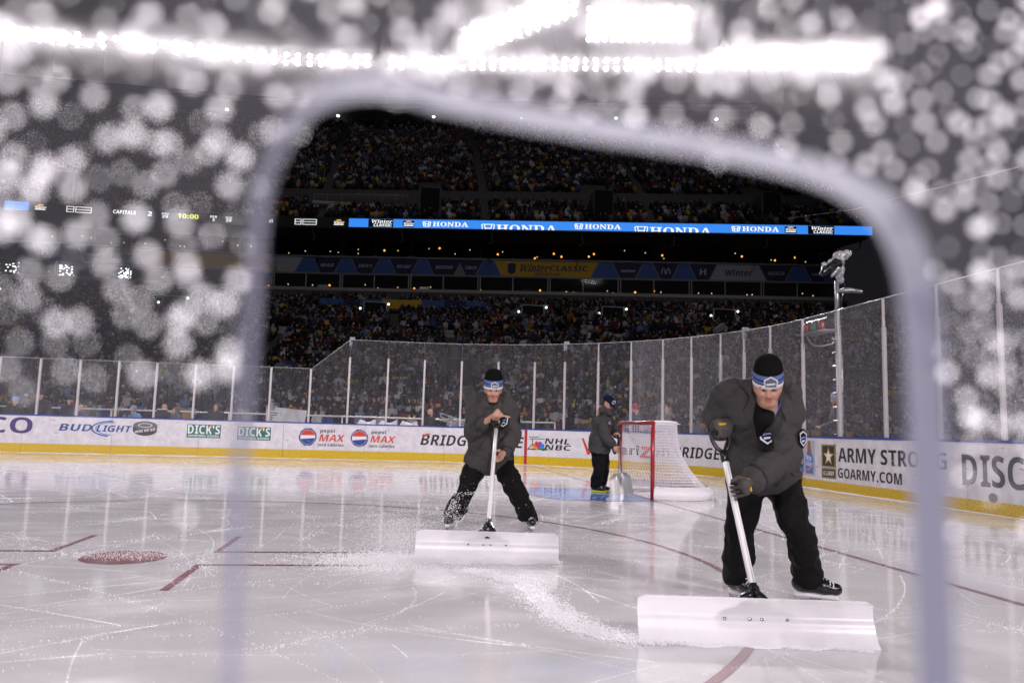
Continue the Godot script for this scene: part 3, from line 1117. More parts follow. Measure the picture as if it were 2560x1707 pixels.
func grandstand() -> void:
	var concrete := mat("concrete", lin(0.13, 0.125, 0.12), 0.85)
	concrete.albedo_texture = noise_tex(512, 0.02, 11, Color(0.75, 0.75, 0.75), Color(1, 1, 1), 5)
	concrete.uv1_triplanar = true
	concrete.uv1_scale = Vector3.ONE * 0.15
	var soffit := mat("soffit", lin(0.10, 0.095, 0.10), 0.9)
	var pale := mat("ledge_pale", lin(0.36, 0.345, 0.36), 0.6)
	var dark := mat("suite_dark", lin(0.02, 0.014, 0.010), 0.8)
	var t := thing("grandstand", Vector3.ZERO, "tall concrete grandstand with glazed suites and a lit ribbon display across the far side", "grandstand")
	var names := ["lower_tier", "club_tier", "upper_front_tier", "upper_tier"]
	for i in 4:
		var d: Array = TIERS[i]
		var st := start()
		stand_strip(st, stepped(d[0], d[1], d[2], d[3], d[4]))
		build(names[i], st, concrete, t)
	var st := start()
	stand_strip(st, [Vector2(-32.8, -0.06), Vector2(-32.8, 0.9), Vector2(-33.0, 0.9), Vector2(-33.0, 0.5)])
	build("field_wall", st, concrete, t)
	st = start()
	stand_strip(st, [Vector2(-63.2, 9.4), Vector2(-63.2, 9.75), Vector2(-63.1, 9.75), Vector2(-63.1, 10.05), Vector2(-63.5, 10.05), Vector2(-63.5, 10.0), Vector2(-64.2, 10.0)])
	build("tier_ledge", st, pale, t)
	st = start()
	stand_strip(st, [Vector2(-84.2, 15.6), Vector2(-85.2, 15.72), Vector2(-85.3, 17.36), Vector2(-86.9, 17.36)])
	build("back_wall", st, concrete, t)
	st = start()
	stand_strip(st, [Vector2(-86.9, 17.35), Vector2(-86.5, 17.35), Vector2(-86.5, 17.95), Vector2(-87.6, 17.95)])
	build("suite_ledge", st, pale, t)
	# suites: two glazed bands with a banner band between
	st = start()
	stand_strip(st, [Vector2(-87.5, 17.95), Vector2(-91.5, 17.95), Vector2(-91.5, 20.0), Vector2(-87.5, 20.0)])
	stand_strip(st, [Vector2(-87.5, 21.75), Vector2(-91.5, 21.75), Vector2(-91.5, 24.3), Vector2(-87.5, 24.3)])
	build("suite_interior", st, dark, t)
	st = start()
	stand_strip(st, [Vector2(-87.5, 19.75), Vector2(-87.3, 19.75), Vector2(-87.3, 19.95), Vector2(-87.42, 19.95), Vector2(-87.42, 21.9), Vector2(-87.2, 21.9), Vector2(-87.2, 22.1), Vector2(-87.5, 22.1)])
	build("banner_wall", st, mat("banner_frame", lin(0.2, 0.195, 0.21), 0.6), t)
	st = start()
	stand_strip(st, [Vector2(-87.5, 24.1), Vector2(-79.7, 23.7), Vector2(-79.6, 23.72)])
	build("deck_soffit", st, soffit, t)
	for k in 12:
		var x := LEFT_X + 6 + k * 10.3
		st = start()
		tube(st, [Vector3(x, 23.65, -80.2 + bend(x)), Vector3(x + 0.3, 22.7, -81.0 + bend(x)), Vector3(x - 0.2, 22.4, -81.0 + bend(x))], [0.12, 0.08, 0.05], 6)
		build("soffit_bracket", st, soffit, t)
	st = start()
	stand_strip(st, [Vector2(-84.6, 28.1), Vector2(-84.7, 29.9), Vector2(-84.95, 29.95)])
	build("vomitory_wall", st, concrete, t)
	st = start()
	stand_strip(st, [Vector2(-110.4, 48.2), Vector2(-110.6, 51.2), Vector2(-109.0, 51.3), Vector2(-109.0, 51.8), Vector2(-112.5, 51.8)])
	build("rim_wall", st, soffit, t)
	st = start()
	for x in [LEFT_X, RIGHT_X]:
		for pr in [[Vector2(-33, 0), Vector2(-33, 0.5), Vector2(-63.2, 9.4), Vector2(-86.6, 17.3), Vector2(-91.5, 17.3), Vector2(-91.5, 0)], [Vector2(-79.6, 23.7), Vector2(-79.6, 25.1), Vector2(-85, 29.9), Vector2(-110.5, 51.3), Vector2(-112, 51), Vector2(-91.5, 24.3)], [Vector2(-87.5, 17.9), Vector2(-87.5, 24.2), Vector2(-91.5, 24.2), Vector2(-91.5, 17.9)]]:
			for k in range(1, pr.size() - 1):
				var q := []
				for p in [pr[0], pr[k], pr[k + 1]]: q.append(Vector3(x, p.y, p.x + bend(x)))
				tri(st, q[0], q[1], q[2])
	build("end_wall", st, soffit, t)
	portals(t)
	suites(t)
	banners(t)
	ribbon(t)

func portals(t: Node) -> void:
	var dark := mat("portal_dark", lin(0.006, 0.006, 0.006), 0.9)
	var pale: Material = mats["ledge_pale"]
	for p in PORTALS:
		var d: Array = TIERS[p[0]]
		var f: float = float(p[2]) / d[4]
		var s: float = lerpf(d[0], d[2], f)
		var h: float = lerpf(d[1], d[3], f)
		if p[0] == 3: continue
		var tall := 1.8 if p[0] < 2 else 3.4
		var x: float = p[1]
		var z := s + bend(x)
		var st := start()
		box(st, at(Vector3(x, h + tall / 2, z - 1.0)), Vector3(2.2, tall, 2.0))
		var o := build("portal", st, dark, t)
		st = start()
		for e in [-1.15, 1.15]: box(st, at(Vector3(x + e, h + tall / 2, z + 0.03)), Vector3(0.1, tall, 0.1))
		box(st, at(Vector3(x, h + tall + 0.05, z + 0.03)), Vector3(2.4, 0.1, 0.1))
		build("portal_frame", st, pale if p[0] == 1 else mats["concrete"], o)
		if p[0] == 1:
			for e in [-1.5, 1.35]:
				var b := SphereMesh.new()
				b.radius = 0.12; b.height = 0.26; b.radial_segments = 10; b.rings = 6
				var l := place("portal_lamp", b, glow_mat("portal_glow", Color(0.9, 1.0, 0.95), 2.2), t)
				l.position = Vector3(x + e, h + tall - 0.4 + 0.2 * e, z + 0.2)
	# walkway with a railing above the ribbon
	var st := start()
	box(st, at(Vector3(-9.2, 27.55, -83.1 + bend(-9.2)), -0.04), Vector3(11.4, 0.35, 0.3))
	var o := build("walkway_edge", st, pale, t)
	st = start()
	for k in 77:
		var x := -14.9 + k * 0.15
		tube(st, [Vector3(x, 27.7, -83.1 + bend(x)), Vector3(x, 28.8, -83.1 + bend(x))], 0.022 if k % 11 else 0.05, 4)
	tube(st, [Vector3(-14.9, 28.8, -83.1 + bend(-14.9)), Vector3(-9, 28.8, -83.1 + bend(-9.0)), Vector3(-3.5, 28.8, -83.1 + bend(-3.5))], 0.04, 5)
	build("railing", st, mat("rail_steel", lin(0.3, 0.3, 0.31), 0.4, 0.5), o)
	# rim lamps under the roof edge
	for x in [-32.0, -14.9, 0.0, 13.5, 27.9, 43.0]:
		var b := SphereMesh.new()
		b.radius = 0.26; b.height = 0.4; b.radial_segments = 10; b.rings = 6
		var l := place("rim_lamp", b, glow_mat("rim_glow", Color(0.95, 1.0, 0.95), 3.0), t)
		l.position = Vector3(x, 49.4, -109.6 + bend(x))

func suites(t: Node) -> void:
	var glass := glass_mat("suite_glass", 0.04)
	glass.metallic_specular = 0.1
	var frame_m := mat("mullion", lin(0.34, 0.33, 0.345), 0.5)
	var steel := mat("mullion_dark", lin(0.05, 0.05, 0.055), 0.5)
	var warm := glow_mat("suite_lamp_warm", Color(1.0, 0.66, 0.28), 1.8)
	var white := glow_mat("suite_lamp_white", Color(0.95, 0.98, 1.0), 2.6)
	var spot := glow_mat("suite_lamp_small", Color(1.0, 0.85, 0.6), 1.0)
	var b := SphereMesh.new()
	b.radius = 0.13; b.height = 0.26; b.radial_segments = 8; b.rings = 5
	var tiny := SphereMesh.new()
	tiny.radius = 0.075; tiny.height = 0.15; tiny.radial_segments = 6; tiny.rings = 4
	for band in 2:
		var y0 := 17.97 if band == 0 else 22.1
		var y1 := 19.75 if band == 0 else 24.05
		var x := LEFT_X + 1.0
		var k := 0
		while x < RIGHT_X - 1.0:
			var e := minf(x + 4.25, RIGHT_X - 0.3)
			var st := start()
			for m in ([x, x + 0.28] if k % 2 == 0 else [x]):
				box(st, at(Vector3(m, (y0 + y1) / 2, -87.38 + bend(m))), Vector3(0.13 if band == 0 else 0.3, y1 - y0, 0.12))
			var w := build("suite_window", st, frame_m if band == 0 else steel, t)
			st = start()
			quad(st, surf(2, x + 0.1, y0, 0.02), surf(2, x + 0.1, y1, 0.02), surf(2, e, y1, 0.02), surf(2, e, y0, 0.02))
			build("pane", st, glass, w)
			for j in 2:
				var lx := rng.randf_range(x + 0.4, e - 0.3)
				var small := rng.randf() < 0.72
				var l := place("suite_lamp", tiny if small else b, spot if small else (white if band == 0 and rng.randf() < 0.5 else warm), w)
				var ly := rng.randf_range(y0 + 0.3, y0 + 0.9) if band == 0 else rng.randf_range(y1 - 1.3, y1 - 0.3)
				if not small and band == 0 and l.material_override == white: ly = y0 + rng.randf_range(0.1, 0.35)
				l.position = Vector3(lx, ly, -88.2 - rng.randf() * 2.2 + bend(lx))
			if band == 0 and k % 3 == 1:
				st = start()
				box(st, at(Vector3(x + 2.0, y0 + 0.32, -88.6 + bend(x + 2.0))), Vector3(1.2, 0.62, 0.06))
				build("suite_screen", st, mat("screen_off", lin(0.015, 0.015, 0.018), 0.2), w)
			x = e
			k += 1
	for k in 3:
		# lit screens in the suites at the far left
		var x: float = [-51.3, -45.2, -38.4][k]
		for r in 9:
			for c in 8:
				if rng.randf() < 0.55:
					var st := start()
					box(st, at(Vector3(x + c * 0.19, 18.25 + r * 0.15, -88.0 + bend(x))), Vector3(0.17, 0.12, 0.04))
					if rng.randf() < 0.6: build("suite_screen_light", st, white, t)

func banner_x(px: float) -> float:
	return 7.5 + (px - 1176.0) * 0.0515

func banners(t: Node) -> void:
	var tone := {
		"gold": mat("banner_gold", lin(0.60, 0.36, 0.02), 0.7), "pale": mat("banner_pale", lin(0.36, 0.38, 0.45), 0.7), "blue": mat("banner_blue", lin(0.05, 0.11, 0.36), 0.7), "navy": mat("banner_navy", lin(0.012, 0.018, 0.075), 0.7)}
	var ink := mat("banner_ink", lin(0.02, 0.025, 0.09), 0.7)
	var light := mat("banner_light", lin(0.5, 0.52, 0.6), 0.7)
	var list := [[-60, 60, "blue", ""], [60, 100, "navy", ""], [100, 140, "navy", "H"], [140, 200, "blue", ""], [200, 250, "navy", "verizon"], [250, 330, "pale", "Winter"], [330, 420, "gold", ""], [420, 640, "gold", "CLASSIC"], [640, 705, "pale", "O"], [705, 748, "blue", ""], [748, 800, "navy", "MAX"], [800, 840, "blue", ""], [840, 892, "navy", "DICK'S"], [892, 932, "blue", ""], [932, 985, "navy", "BUD LIGHT"], [985, 1022, "blue", ""], [1022, 1088, "navy", "BRIDGESTONE"], [1088, 1098, "blue", ""], [1098, 1140, "navy", "CISCO"], [1140, 1183, "blue", ""], [1183, 1412, "gold", ""], [1412, 1462, "blue", ""], [1462, 1516, "navy", "verizon"], [1516, 1556, "blue", ""], [1556, 1600, "navy", "M"], [1600, 1640, "blue", ""], [1640, 1688, "navy", "H"], [1688, 1802, "pale", "Winter"], [1802, 1862, "navy", "GEICO"], [1862, 1905, "blue", ""], [1905, 1950, "navy", "cisco"], [1950, 1985, "blue", ""]]
	for i in list.size():
		var e: Array = list[i]
		var a := banner_x(e[0])
		var b := banner_x(e[1])
		var sa := 0.45 if i % 2 else -0.45
		var sb := -sa
		var p := flat_shape(t, "banner", [Vector2(a - sa + 0.06, 19.98), Vector2(b - sb - 0.06, 19.98), Vector2(b + sb - 0.06, 21.87), Vector2(a + sa + 0.06, 21.87)], 2, tone[e[2]], 0.10)
		var words: String = e[3]
		if words == "O":
			ring_shape(p, "round_emblem", disc((a + b) / 2, 20.92, 0.82, 0.82, 24), disc((a + b) / 2, 20.92, 0.5, 0.5, 24), 2, tone["gold"], 0.115)
		elif words == "M":
			for q in [-0.28, 0.28]:
				ring_shape(p, "arch", disc((a + b) / 2 + q, 20.6, 0.27, 0.75, 14, 0.0, PI), disc((a + b) / 2 + q, 20.6, 0.15, 0.62, 14, 0.0, PI), 2, light, 0.115)
		elif words:
			var big := words == "Winter" or words == "CLASSIC"
			var w := (b - a) * (0.62 if not big else 0.55)
			var h := 0.4 if not big else 0.8
			if words == "H": w = 0.75; h = 0.75
			lettering(p, words, 2, (a + b) / 2 - w / 2, 20.92 - h / 2, w, h, ink if big else light, "Droid Sans", 0.15 if words != "H" else 0.0, 0.115)
	var g := banner_x(1183)
	lettering(t, "Winter", 2, banner_x(1232), 20.55, 3.6, 1.05, ink, "Droid Serif", 0.3, 0.13)
	lettering(t, "CLASSIC", 2, banner_x(1305), 20.72, 4.6, 0.66, ink, "Droid Sans", 0.2, 0.13)
	lettering(t, "BRIDGESTONE", 2, banner_x(1272), 20.12, 3.0, 0.3, ink, "Droid Sans", 0.2, 0.13)
	flat_shape(t, "shield", [Vector2(banner_x(1207), 20.45), Vector2(banner_x(1216), 20.2), Vector2(banner_x(1225), 20.45), Vector2(banner_x(1226), 21.5), Vector2(banner_x(1216), 21.62), Vector2(banner_x(1206), 21.5)], 2, ink, 0.13)
	# cloth banners on the barrier in the middle of the club tier
	var x := -12.7
	for e in [["blue", 2.6], ["navy", 1.8], ["blue", 2.4], ["gold", 4.2], ["blue", 2.5], ["navy", 2.3], ["blue", 2.0]]:
		var st := start()
		for k in 2:
			var u: float = x + e[1] * k / 2.0
			var v: float = x + e[1] * (k + 1) / 2.0
			quad(st, Vector3(u, 13.75, -75.2 + bend(u)), Vector3(u, 14.75, -75.2 + bend(u)), Vector3(v, 14.75, -75.2 + bend(v)), Vector3(v, 13.75, -75.2 + bend(v)))
		build("barrier_banner", st, tone[e[0]], t)
		x += e[1]

func ribbon_x(px: float) -> float:
	return 7.35 + (px - 1176.0) * 0.0477

func ribbon(t: Node) -> void:
	var body := mat("ribbon_body", lin(0.008, 0.008, 0.010), 0.5)
	var st := start()
	stand_strip(st, [Vector2(-79.5, 23.72), Vector2(-79.5, 24.98), Vector2(-79.9, 25.08), Vector2(-79.9, 23.72), Vector2(-79.5, 23.72)])
	var r := build("ribbon_display", st, body, t)
	var blue := glow_mat("ribbon_screen_blue", lin(0.035, 0.23, 0.80), 1.15)
	var white := glow_mat("ribbon_screen_white", Color(1, 1, 1), 1.1)
	var yellow := glow_mat("ribbon_screen_yellow", Color(0.95, 1.0, 0.2), 1.0)
	var dark := mat("ribbon_dark", lin(0.004, 0.004, 0.012), 0.5)
	var y0 := 23.78
	var y1 := 25.0
	flat_shape(r, "screen_field", rect(ribbon_x(807), y0, RIGHT_X - 0.4, y1, 12), 1, blue, 0.02)
	flat_shape(r, "screen_field", rect(ribbon_x(-60), y0, ribbon_x(-15), y1, 2), 1, blue, 0.02)
	flat_shape(r, "screen_field", rect(ribbon_x(12), y0, ribbon_x(65), y1, 2), 1, blue, 0.02)
	for e in [["CAPITALS", 252, 303, 0.5, 0.32], ["2", 330, 340, 0.62, 0.28], ["SOG", 362, 378, 0.32, 0.55], ["29", 363, 377, 0.36, 0.12], ["PER", 474, 490, 0.34, 0.55], ["3", 479, 485, 0.34, 0.12], ["SOG", 510, 525, 0.32, 0.55], ["29", 511, 524, 0.36, 0.12], ["1", 544, 551, 0.62, 0.28], ["PENGUINS", 570, 623, 0.46, 0.32]]:
		lettering(r, e[0], 1, ribbon_x(e[1]), y0 + e[4] + 0.1, (e[2] - e[1]) * 0.0477, e[3], white, "Droid Sans", 0.0, 0.03)
	lettering(r, "10:00", 1, ribbon_x(399), y0 + 0.33, 48 * 0.0477, 0.66, yellow, "Droid Sans", 0.0, 0.03)
	for e in [[148, 165], [168, 204], [676, 692], [695, 729]]:
		var a := ribbon_x(e[0])
		var b := ribbon_x(e[1])
		ring_shape(r, "score_box", rect(a, y0 + 0.2, b, y1 - 0.2), rect(a + 0.07, y0 + 0.27, b - 0.07, y1 - 0.27), 1, white, 0.03)
		flat_shape(r, "score_line", rect(a, y0 + 0.58, b, y0 + 0.65), 1, white, 0.035)
	for px in [78, 770, 938, 1832]:
		var a := ribbon_x(px)
		var b := a + 1.2
		if px > 900: flat_shape(r, "crest_field", rect(a - 0.05, y0 + 0.1, b + 0.05, y1 - 0.2), 1, dark, 0.025)
		flat_shape(r, "crest", [Vector2(a, y0 + 0.25), Vector2(b, y0 + 0.25), Vector2(b - 0.1, y0 + 0.38), Vector2(a + 0.1, y0 + 0.38)], 1, white, 0.035)
		lettering(r, "Winter", 1, a, y0 + 0.44, 1.2, 0.36, white, "Droid Serif", 0.2, 0.035)
		flat_shape(r, "crest_arc", disc(a + 0.6, y0 + 0.82, 0.36, 0.2, 10, 0.1, PI - 0.1), 1, glow_mat("ribbon_screen_gold", Color(1.0, 0.75, 0.2), 0.9), 0.034)
	for px in [858, 1888]:
		flat_shape(r, "crest_field", rect(ribbon_x(px - 4), y0 + 0.02, ribbon_x(px + 56), y1 - 0.02, 2), 1, dark, 0.025)
		lettering(r, "CLASSIC", 1, ribbon_x(px + 8), y0 + 0.12, 2.1, 0.42, white, "Droid Sans", 0.15, 0.035)
		lettering(r, "Winter", 1, ribbon_x(px + 2), y0 + 0.62, 2.4, 0.5, white, "Droid Serif", 0.2, 0.035)
	for e in [[985, 108, 0.0], [1345, 108, 0.0], [1710, 108, 0.0], [1125, 178, -0.75], [1485, 178, -0.75]]:
		var a := ribbon_x(e[0])
		var h := 0.78 if e[2] == 0.0 else 1.3
		var base: float = y0 + 0.2 + e[2]
		var w: float = e[1] * 0.0477
		var hw := w * 0.17
		ring_wire(r, a, base, hw, h, white, y0)
		lettering(r, "HONDA", 1, a + hw + 0.25, base + 0.08 * h, w - hw - 0.25, h * 0.84, white, "Droid Serif", 0.0, 0.03, y0)

func ring_wire(r: Node, a: float, base: float, w: float, h: float, m: Material, low: float) -> void:
	# a badge: rounded frame round a tapering H
	var lines := [[0.0, 0.9, 0.12, 0.05], [1.0, 0.9, 0.88, 0.05], [0.2, 0.95, 0.34, 0.12], [0.8, 0.95, 0.66, 0.12]]
	for l in lines:
		var p := clip_low([Vector2(a + w * l[0] - 0.05, base + h * l[1]), Vector2(a + w * l[0] + 0.06, base + h * l[1]), Vector2(a + w * l[2] + 0.06, base + h * l[3]), Vector2(a + w * l[2] - 0.05, base + h * l[3])], low)
		if p.size() > 2: flat_shape(r, "badge_bar", p, 1, m, 0.031)
	for l in [[0.02, 0.98, 0.98, 0.90], [0.28, 0.72, 0.56, 0.46], [0.12, 0.88, 0.09, 0.0]]:
		var p := clip_low(rect(a + w * l[0], base + h * l[3], a + w * l[1], base + h * l[2]), low)
		if p.size() > 2: flat_shape(r, "badge_bar", p, 1, m, 0.033)

# ---------------------------------------------------------------- the crowd
func spectator_mesh(hooded: bool) -> ArrayMesh:
	var st := start(false)
	lathe(st, Transform3D(), [Vector2(0.0, 0.0), Vector2(0.19, 0.02), Vector2(0.17, 0.25), Vector2(0.16, 0.42), Vector2(0.13, 0.52), Vector2(0.05, 0.57), Vector2(0.0, 0.58)], 8, 1.42)
	for s in [-1.0, 1.0]:
		tube(st, [Vector3(s * 0.23, 0.5, 0.0), Vector3(s * 0.29, 0.25, 0.06), Vector3(s * 0.14, 0.16, 0.3)], [0.075, 0.065, 0.05], 6)
		tube(st, [Vector3(s * 0.1, 0.05, 0.05), Vector3(s * 0.12, 0.07, 0.45), Vector3(s * 0.12, -0.35, 0.5)], [0.1, 0.085, 0.06], 6)
	if hooded:
		lathe(st, at(Vector3(0, 0.7, -0.03)), [Vector2(0.12, -0.16), Vector2(0.14, 0.0), Vector2(0.11, 0.12), Vector2(0.0, 0.17)], 8)
	st.generate_normals()
	return st.commit()

func head_mesh(hat: int) -> ArrayMesh:
	# face and hat; the face keeps its own tone
	var st := start(false)
	var skin := Color(0.42, 0.24, 0.17)
	lathe(st, at(Vector3(0, 0.70, 0.02)), [Vector2(0.0, -0.14), Vector2(0.07, -0.11), Vector2(0.095, 0.0), Vector2(0.09, 0.06), Vector2(0.0, 0.12)], 8, 0.85, [skin, skin, skin, skin])
	if hat == 1:
		lathe(st, at(Vector3(0, 0.745, 0.01)), [Vector2(0.105, -0.02), Vector2(0.11, 0.03), Vector2(0.08, 0.1), Vector2(0.0, 0.13)], 8, 0.88, [Color.WHITE, Color.WHITE, Color.WHITE])
	elif hat == 2:
		lathe(st, at(Vector3(0, 0.745, 0.0)), [Vector2(0.1, -0.02), Vector2(0.1, 0.03), Vector2(0.07, 0.08), Vector2(0.0, 0.09)], 8, 0.88, [Color.WHITE, Color.WHITE, Color.WHITE])
		st.set_color(Color.WHITE)
		quad(st, Vector3(-0.08, 0.735, 0.08), Vector3(0.08, 0.735, 0.08), Vector3(0.07, 0.725, 0.19), Vector3(-0.07, 0.725, 0.19))
	st.generate_normals()
	return st.commit()

func seat_mesh() -> ArrayMesh:
	var st := start()
	box(st, Transform3D(Basis(Vector3.RIGHT, -0.12), Vector3(0, 0.28, -0.14)), Vector3(0.46, 0.46, 0.04), 0.012)
	box(st, Transform3D(Basis(Vector3.RIGHT, 0.1), Vector3(0, 0.02, 0.06)), Vector3(0.45, 0.04, 0.38), 0.012)
	box(st, at(Vector3(0, -0.2, 0.0)), Vector3(0.06, 0.4, 0.2))
	st.generate_normals()
	return st.commit()

func multi(called: String, label: String, category: String, mesh: Mesh, m: Material, xs: Array, cs: Array) -> void:
	if xs.is_empty(): return
	var mm := MultiMesh.new()
	mm.transform_format = MultiMesh.TRANSFORM_3D
	mm.use_colors = cs.size() > 0
	mm.mesh = mesh
	mm.instance_count = xs.size()
	for i in xs.size():
		mm.set_instance_transform(i, xs[i])
		if cs.size(): mm.set_instance_color(i, cs[i])
	var o := MultiMeshInstance3D.new()
	o.name = numbered(called, self)
	o.multimesh = mm
	o.material_override = m
	add_child(o)
	tag(o, label, category, "", "stuff")

const COAT_WORDS := ["black", "black", "dark", "dark brown", "charcoal", "grey", "dark red", "red", "pale grey", "white", "mustard", "yellow", "navy", "pale blue", "brown"]
const COATS := [Color(0.012, 0.012, 0.014), Color(0.016, 0.016, 0.02), Color(0.02, 0.022, 0.04), Color(0.035, 0.03, 0.03), Color(0.05, 0.05, 0.055), Color(0.09, 0.09, 0.10), Color(0.11, 0.018, 0.022), Color(0.17, 0.03, 0.035), Color(0.36, 0.35, 0.39), Color(0.55, 0.54, 0.58), Color(0.34, 0.20, 0.02), Color(0.46, 0.42, 0.06), Color(0.05, 0.08, 0.2), Color(0.16, 0.21, 0.34), Color(0.05, 0.04, 0.035)]
const COAT_SHARES := [17, 14, 12, 9, 8, 8, 5, 3, 6, 5, 2, 1, 4, 4, 5]

func coat_pick() -> int:
	var k := rng.randi_range(0, 103)
	for i in COATS.size():
		k -= COAT_SHARES[i]
		if k <= 0: return i
	return 0

func coat_tone() -> Color:
	var v := rng.randf_range(0.7, 1.2)
	return COATS[coat_pick()] * v

func tinted(key: String, c: Color) -> StandardMaterial3D:
	var m := mat(key, lin(c.r, c.g, c.b), 0.75, 0.0, 0.3)
	m.vertex_color_use_as_albedo = true
	return m

var front_count := 0

func crowd() -> void:
	var plain := spectator_mesh(false)
	var hood := spectator_mesh(true)
	var heads := [head_mesh(0), head_mesh(1), head_mesh(2)]
	var seat := seat_mesh()
	var coat := mat("crowd_coat", Color.WHITE, 0.75, 0.0, 0.3)
	coat.vertex_color_use_as_albedo = true
	var seat_m := mat("stand_seat", lin(0.50, 0.25, 0.015), 0.5)
	var names := ["lower", "club", "upper front", "upper"]
	for i in 4:
		var d: Array = TIERS[i]
		var xa := []; var ca := []; var xb := []; var cb := []
		var hx := [[], [], []]; var hc := [[], [], []]
		var sx := []
		var left := LEFT_X + 1.0
		for row in d[4]:
			var f: float = (row + 0.5) / d[4]
			var s: float = lerpf(d[0], d[2], f)
			var h: float = lerpf(d[1], d[3], float(row) / d[4]) + 0.45
			var x := left + rng.randf() * 0.3
			while x < RIGHT_X - 0.8:
				x += 0.56
				if fmod(x + 90.0, d[6]) < 1.2: continue
				if in_portal(i, x, row): continue
				if i == 2 and row >= 3 and x > -15.5 and x < -2.5: continue
				var spot := Vector3(x + rng.randfn(0, 0.03), h, s + bend(x))
				var dense: float = d[5] * (4.0 if row < 2 else 1.0)
				if sin(x * 0.31 + row * 0.45) + sin(x * 0.13 - row * 0.8) > 1.9: dense = 0.7
				if rng.randf() < dense:
					if rng.randf() < 0.8: sx.append(at(spot, 0.0))
					continue
				var stands := 0.28 if rng.randf() < 0.12 else 0.0
				var g := rng.randf_range(0.92, 1.08)
				var tr := Transform3D(Basis(Vector3.UP, rng.randfn(0.0, 0.35)).scaled(Vector3.ONE * g), spot + Vector3(0, stands, 0))
				if i == 0 and row < 7 and x > -24.0 and x < 17.0 and front_count < 300:
					# the nearest rows: each spectator a thing of its own
					front_count += 1
					var pick := coat_pick()
					var hat_pick := coat_pick()
					var kind := rng.randi_range(0, 3)
					var who := thing("person", Vector3.ZERO, "%s coat, %s, %s row, %s" % [COAT_WORDS[pick], ["bare head", "%s knit hat" % COAT_WORDS[hat_pick], "%s peaked cap" % COAT_WORDS[hat_pick], "hood up"][kind], ["first", "second", "third", "fourth", "fifth", "sixth", "seventh"][row], "at the far left" if x < -14.0 else "behind the globe adverts" if x < -6.5 else "left of the middle worker" if x < -1.0 else "behind the middle worker" if x < 5.0 else "between middle worker and goal"], "person", "spectators in the front rows")
					who.set_meta("label", "spectator in " + who.get_meta("label"))
					who.transform = tr
					place("coat", hood if kind == 3 else plain, tinted("coat_%d" % pick, COATS[pick]), who)
					place("head", heads[kind % 3], tinted("hat_plain", Color.WHITE) if kind % 3 == 0 else tinted("hat_tone_%d" % hat_pick, COATS[hat_pick]), who)
					continue
				var c := coat_tone()
				if rng.randf() < 0.3:
					xb.append(tr); cb.append(c)
				else:
					xa.append(tr); ca.append(c)
				var k := rng.randi_range(0, 2)
				hx[k].append(tr)
				var hat := coat_tone() * 1.6
				hc[k].append(hat if k else Color(1, 1, 1))
		var where: String = names[i]
		multi("crowd", "seated spectators in winter coats filling the %s tier of the far stand" % where, "crowd", plain, coat, xa, ca)
		multi("crowd", "hooded spectators scattered through the %s tier of the far stand" % where, "crowd", hood, coat, xb, cb)
		for k in 3:
			multi("crowd_heads", ["bare heads of spectators in the %s tier", "knit hats and faces of spectators in the %s tier", "peaked caps and faces of spectators in the %s tier"][k] % where, "crowd", heads[k], coat, hx[k], hc[k])
		multi("empty_seats", "empty orange seats showing between spectators in the %s tier" % where, "seats", seat, seat_m, sx, [])

const LAMP_MIST := 0.3

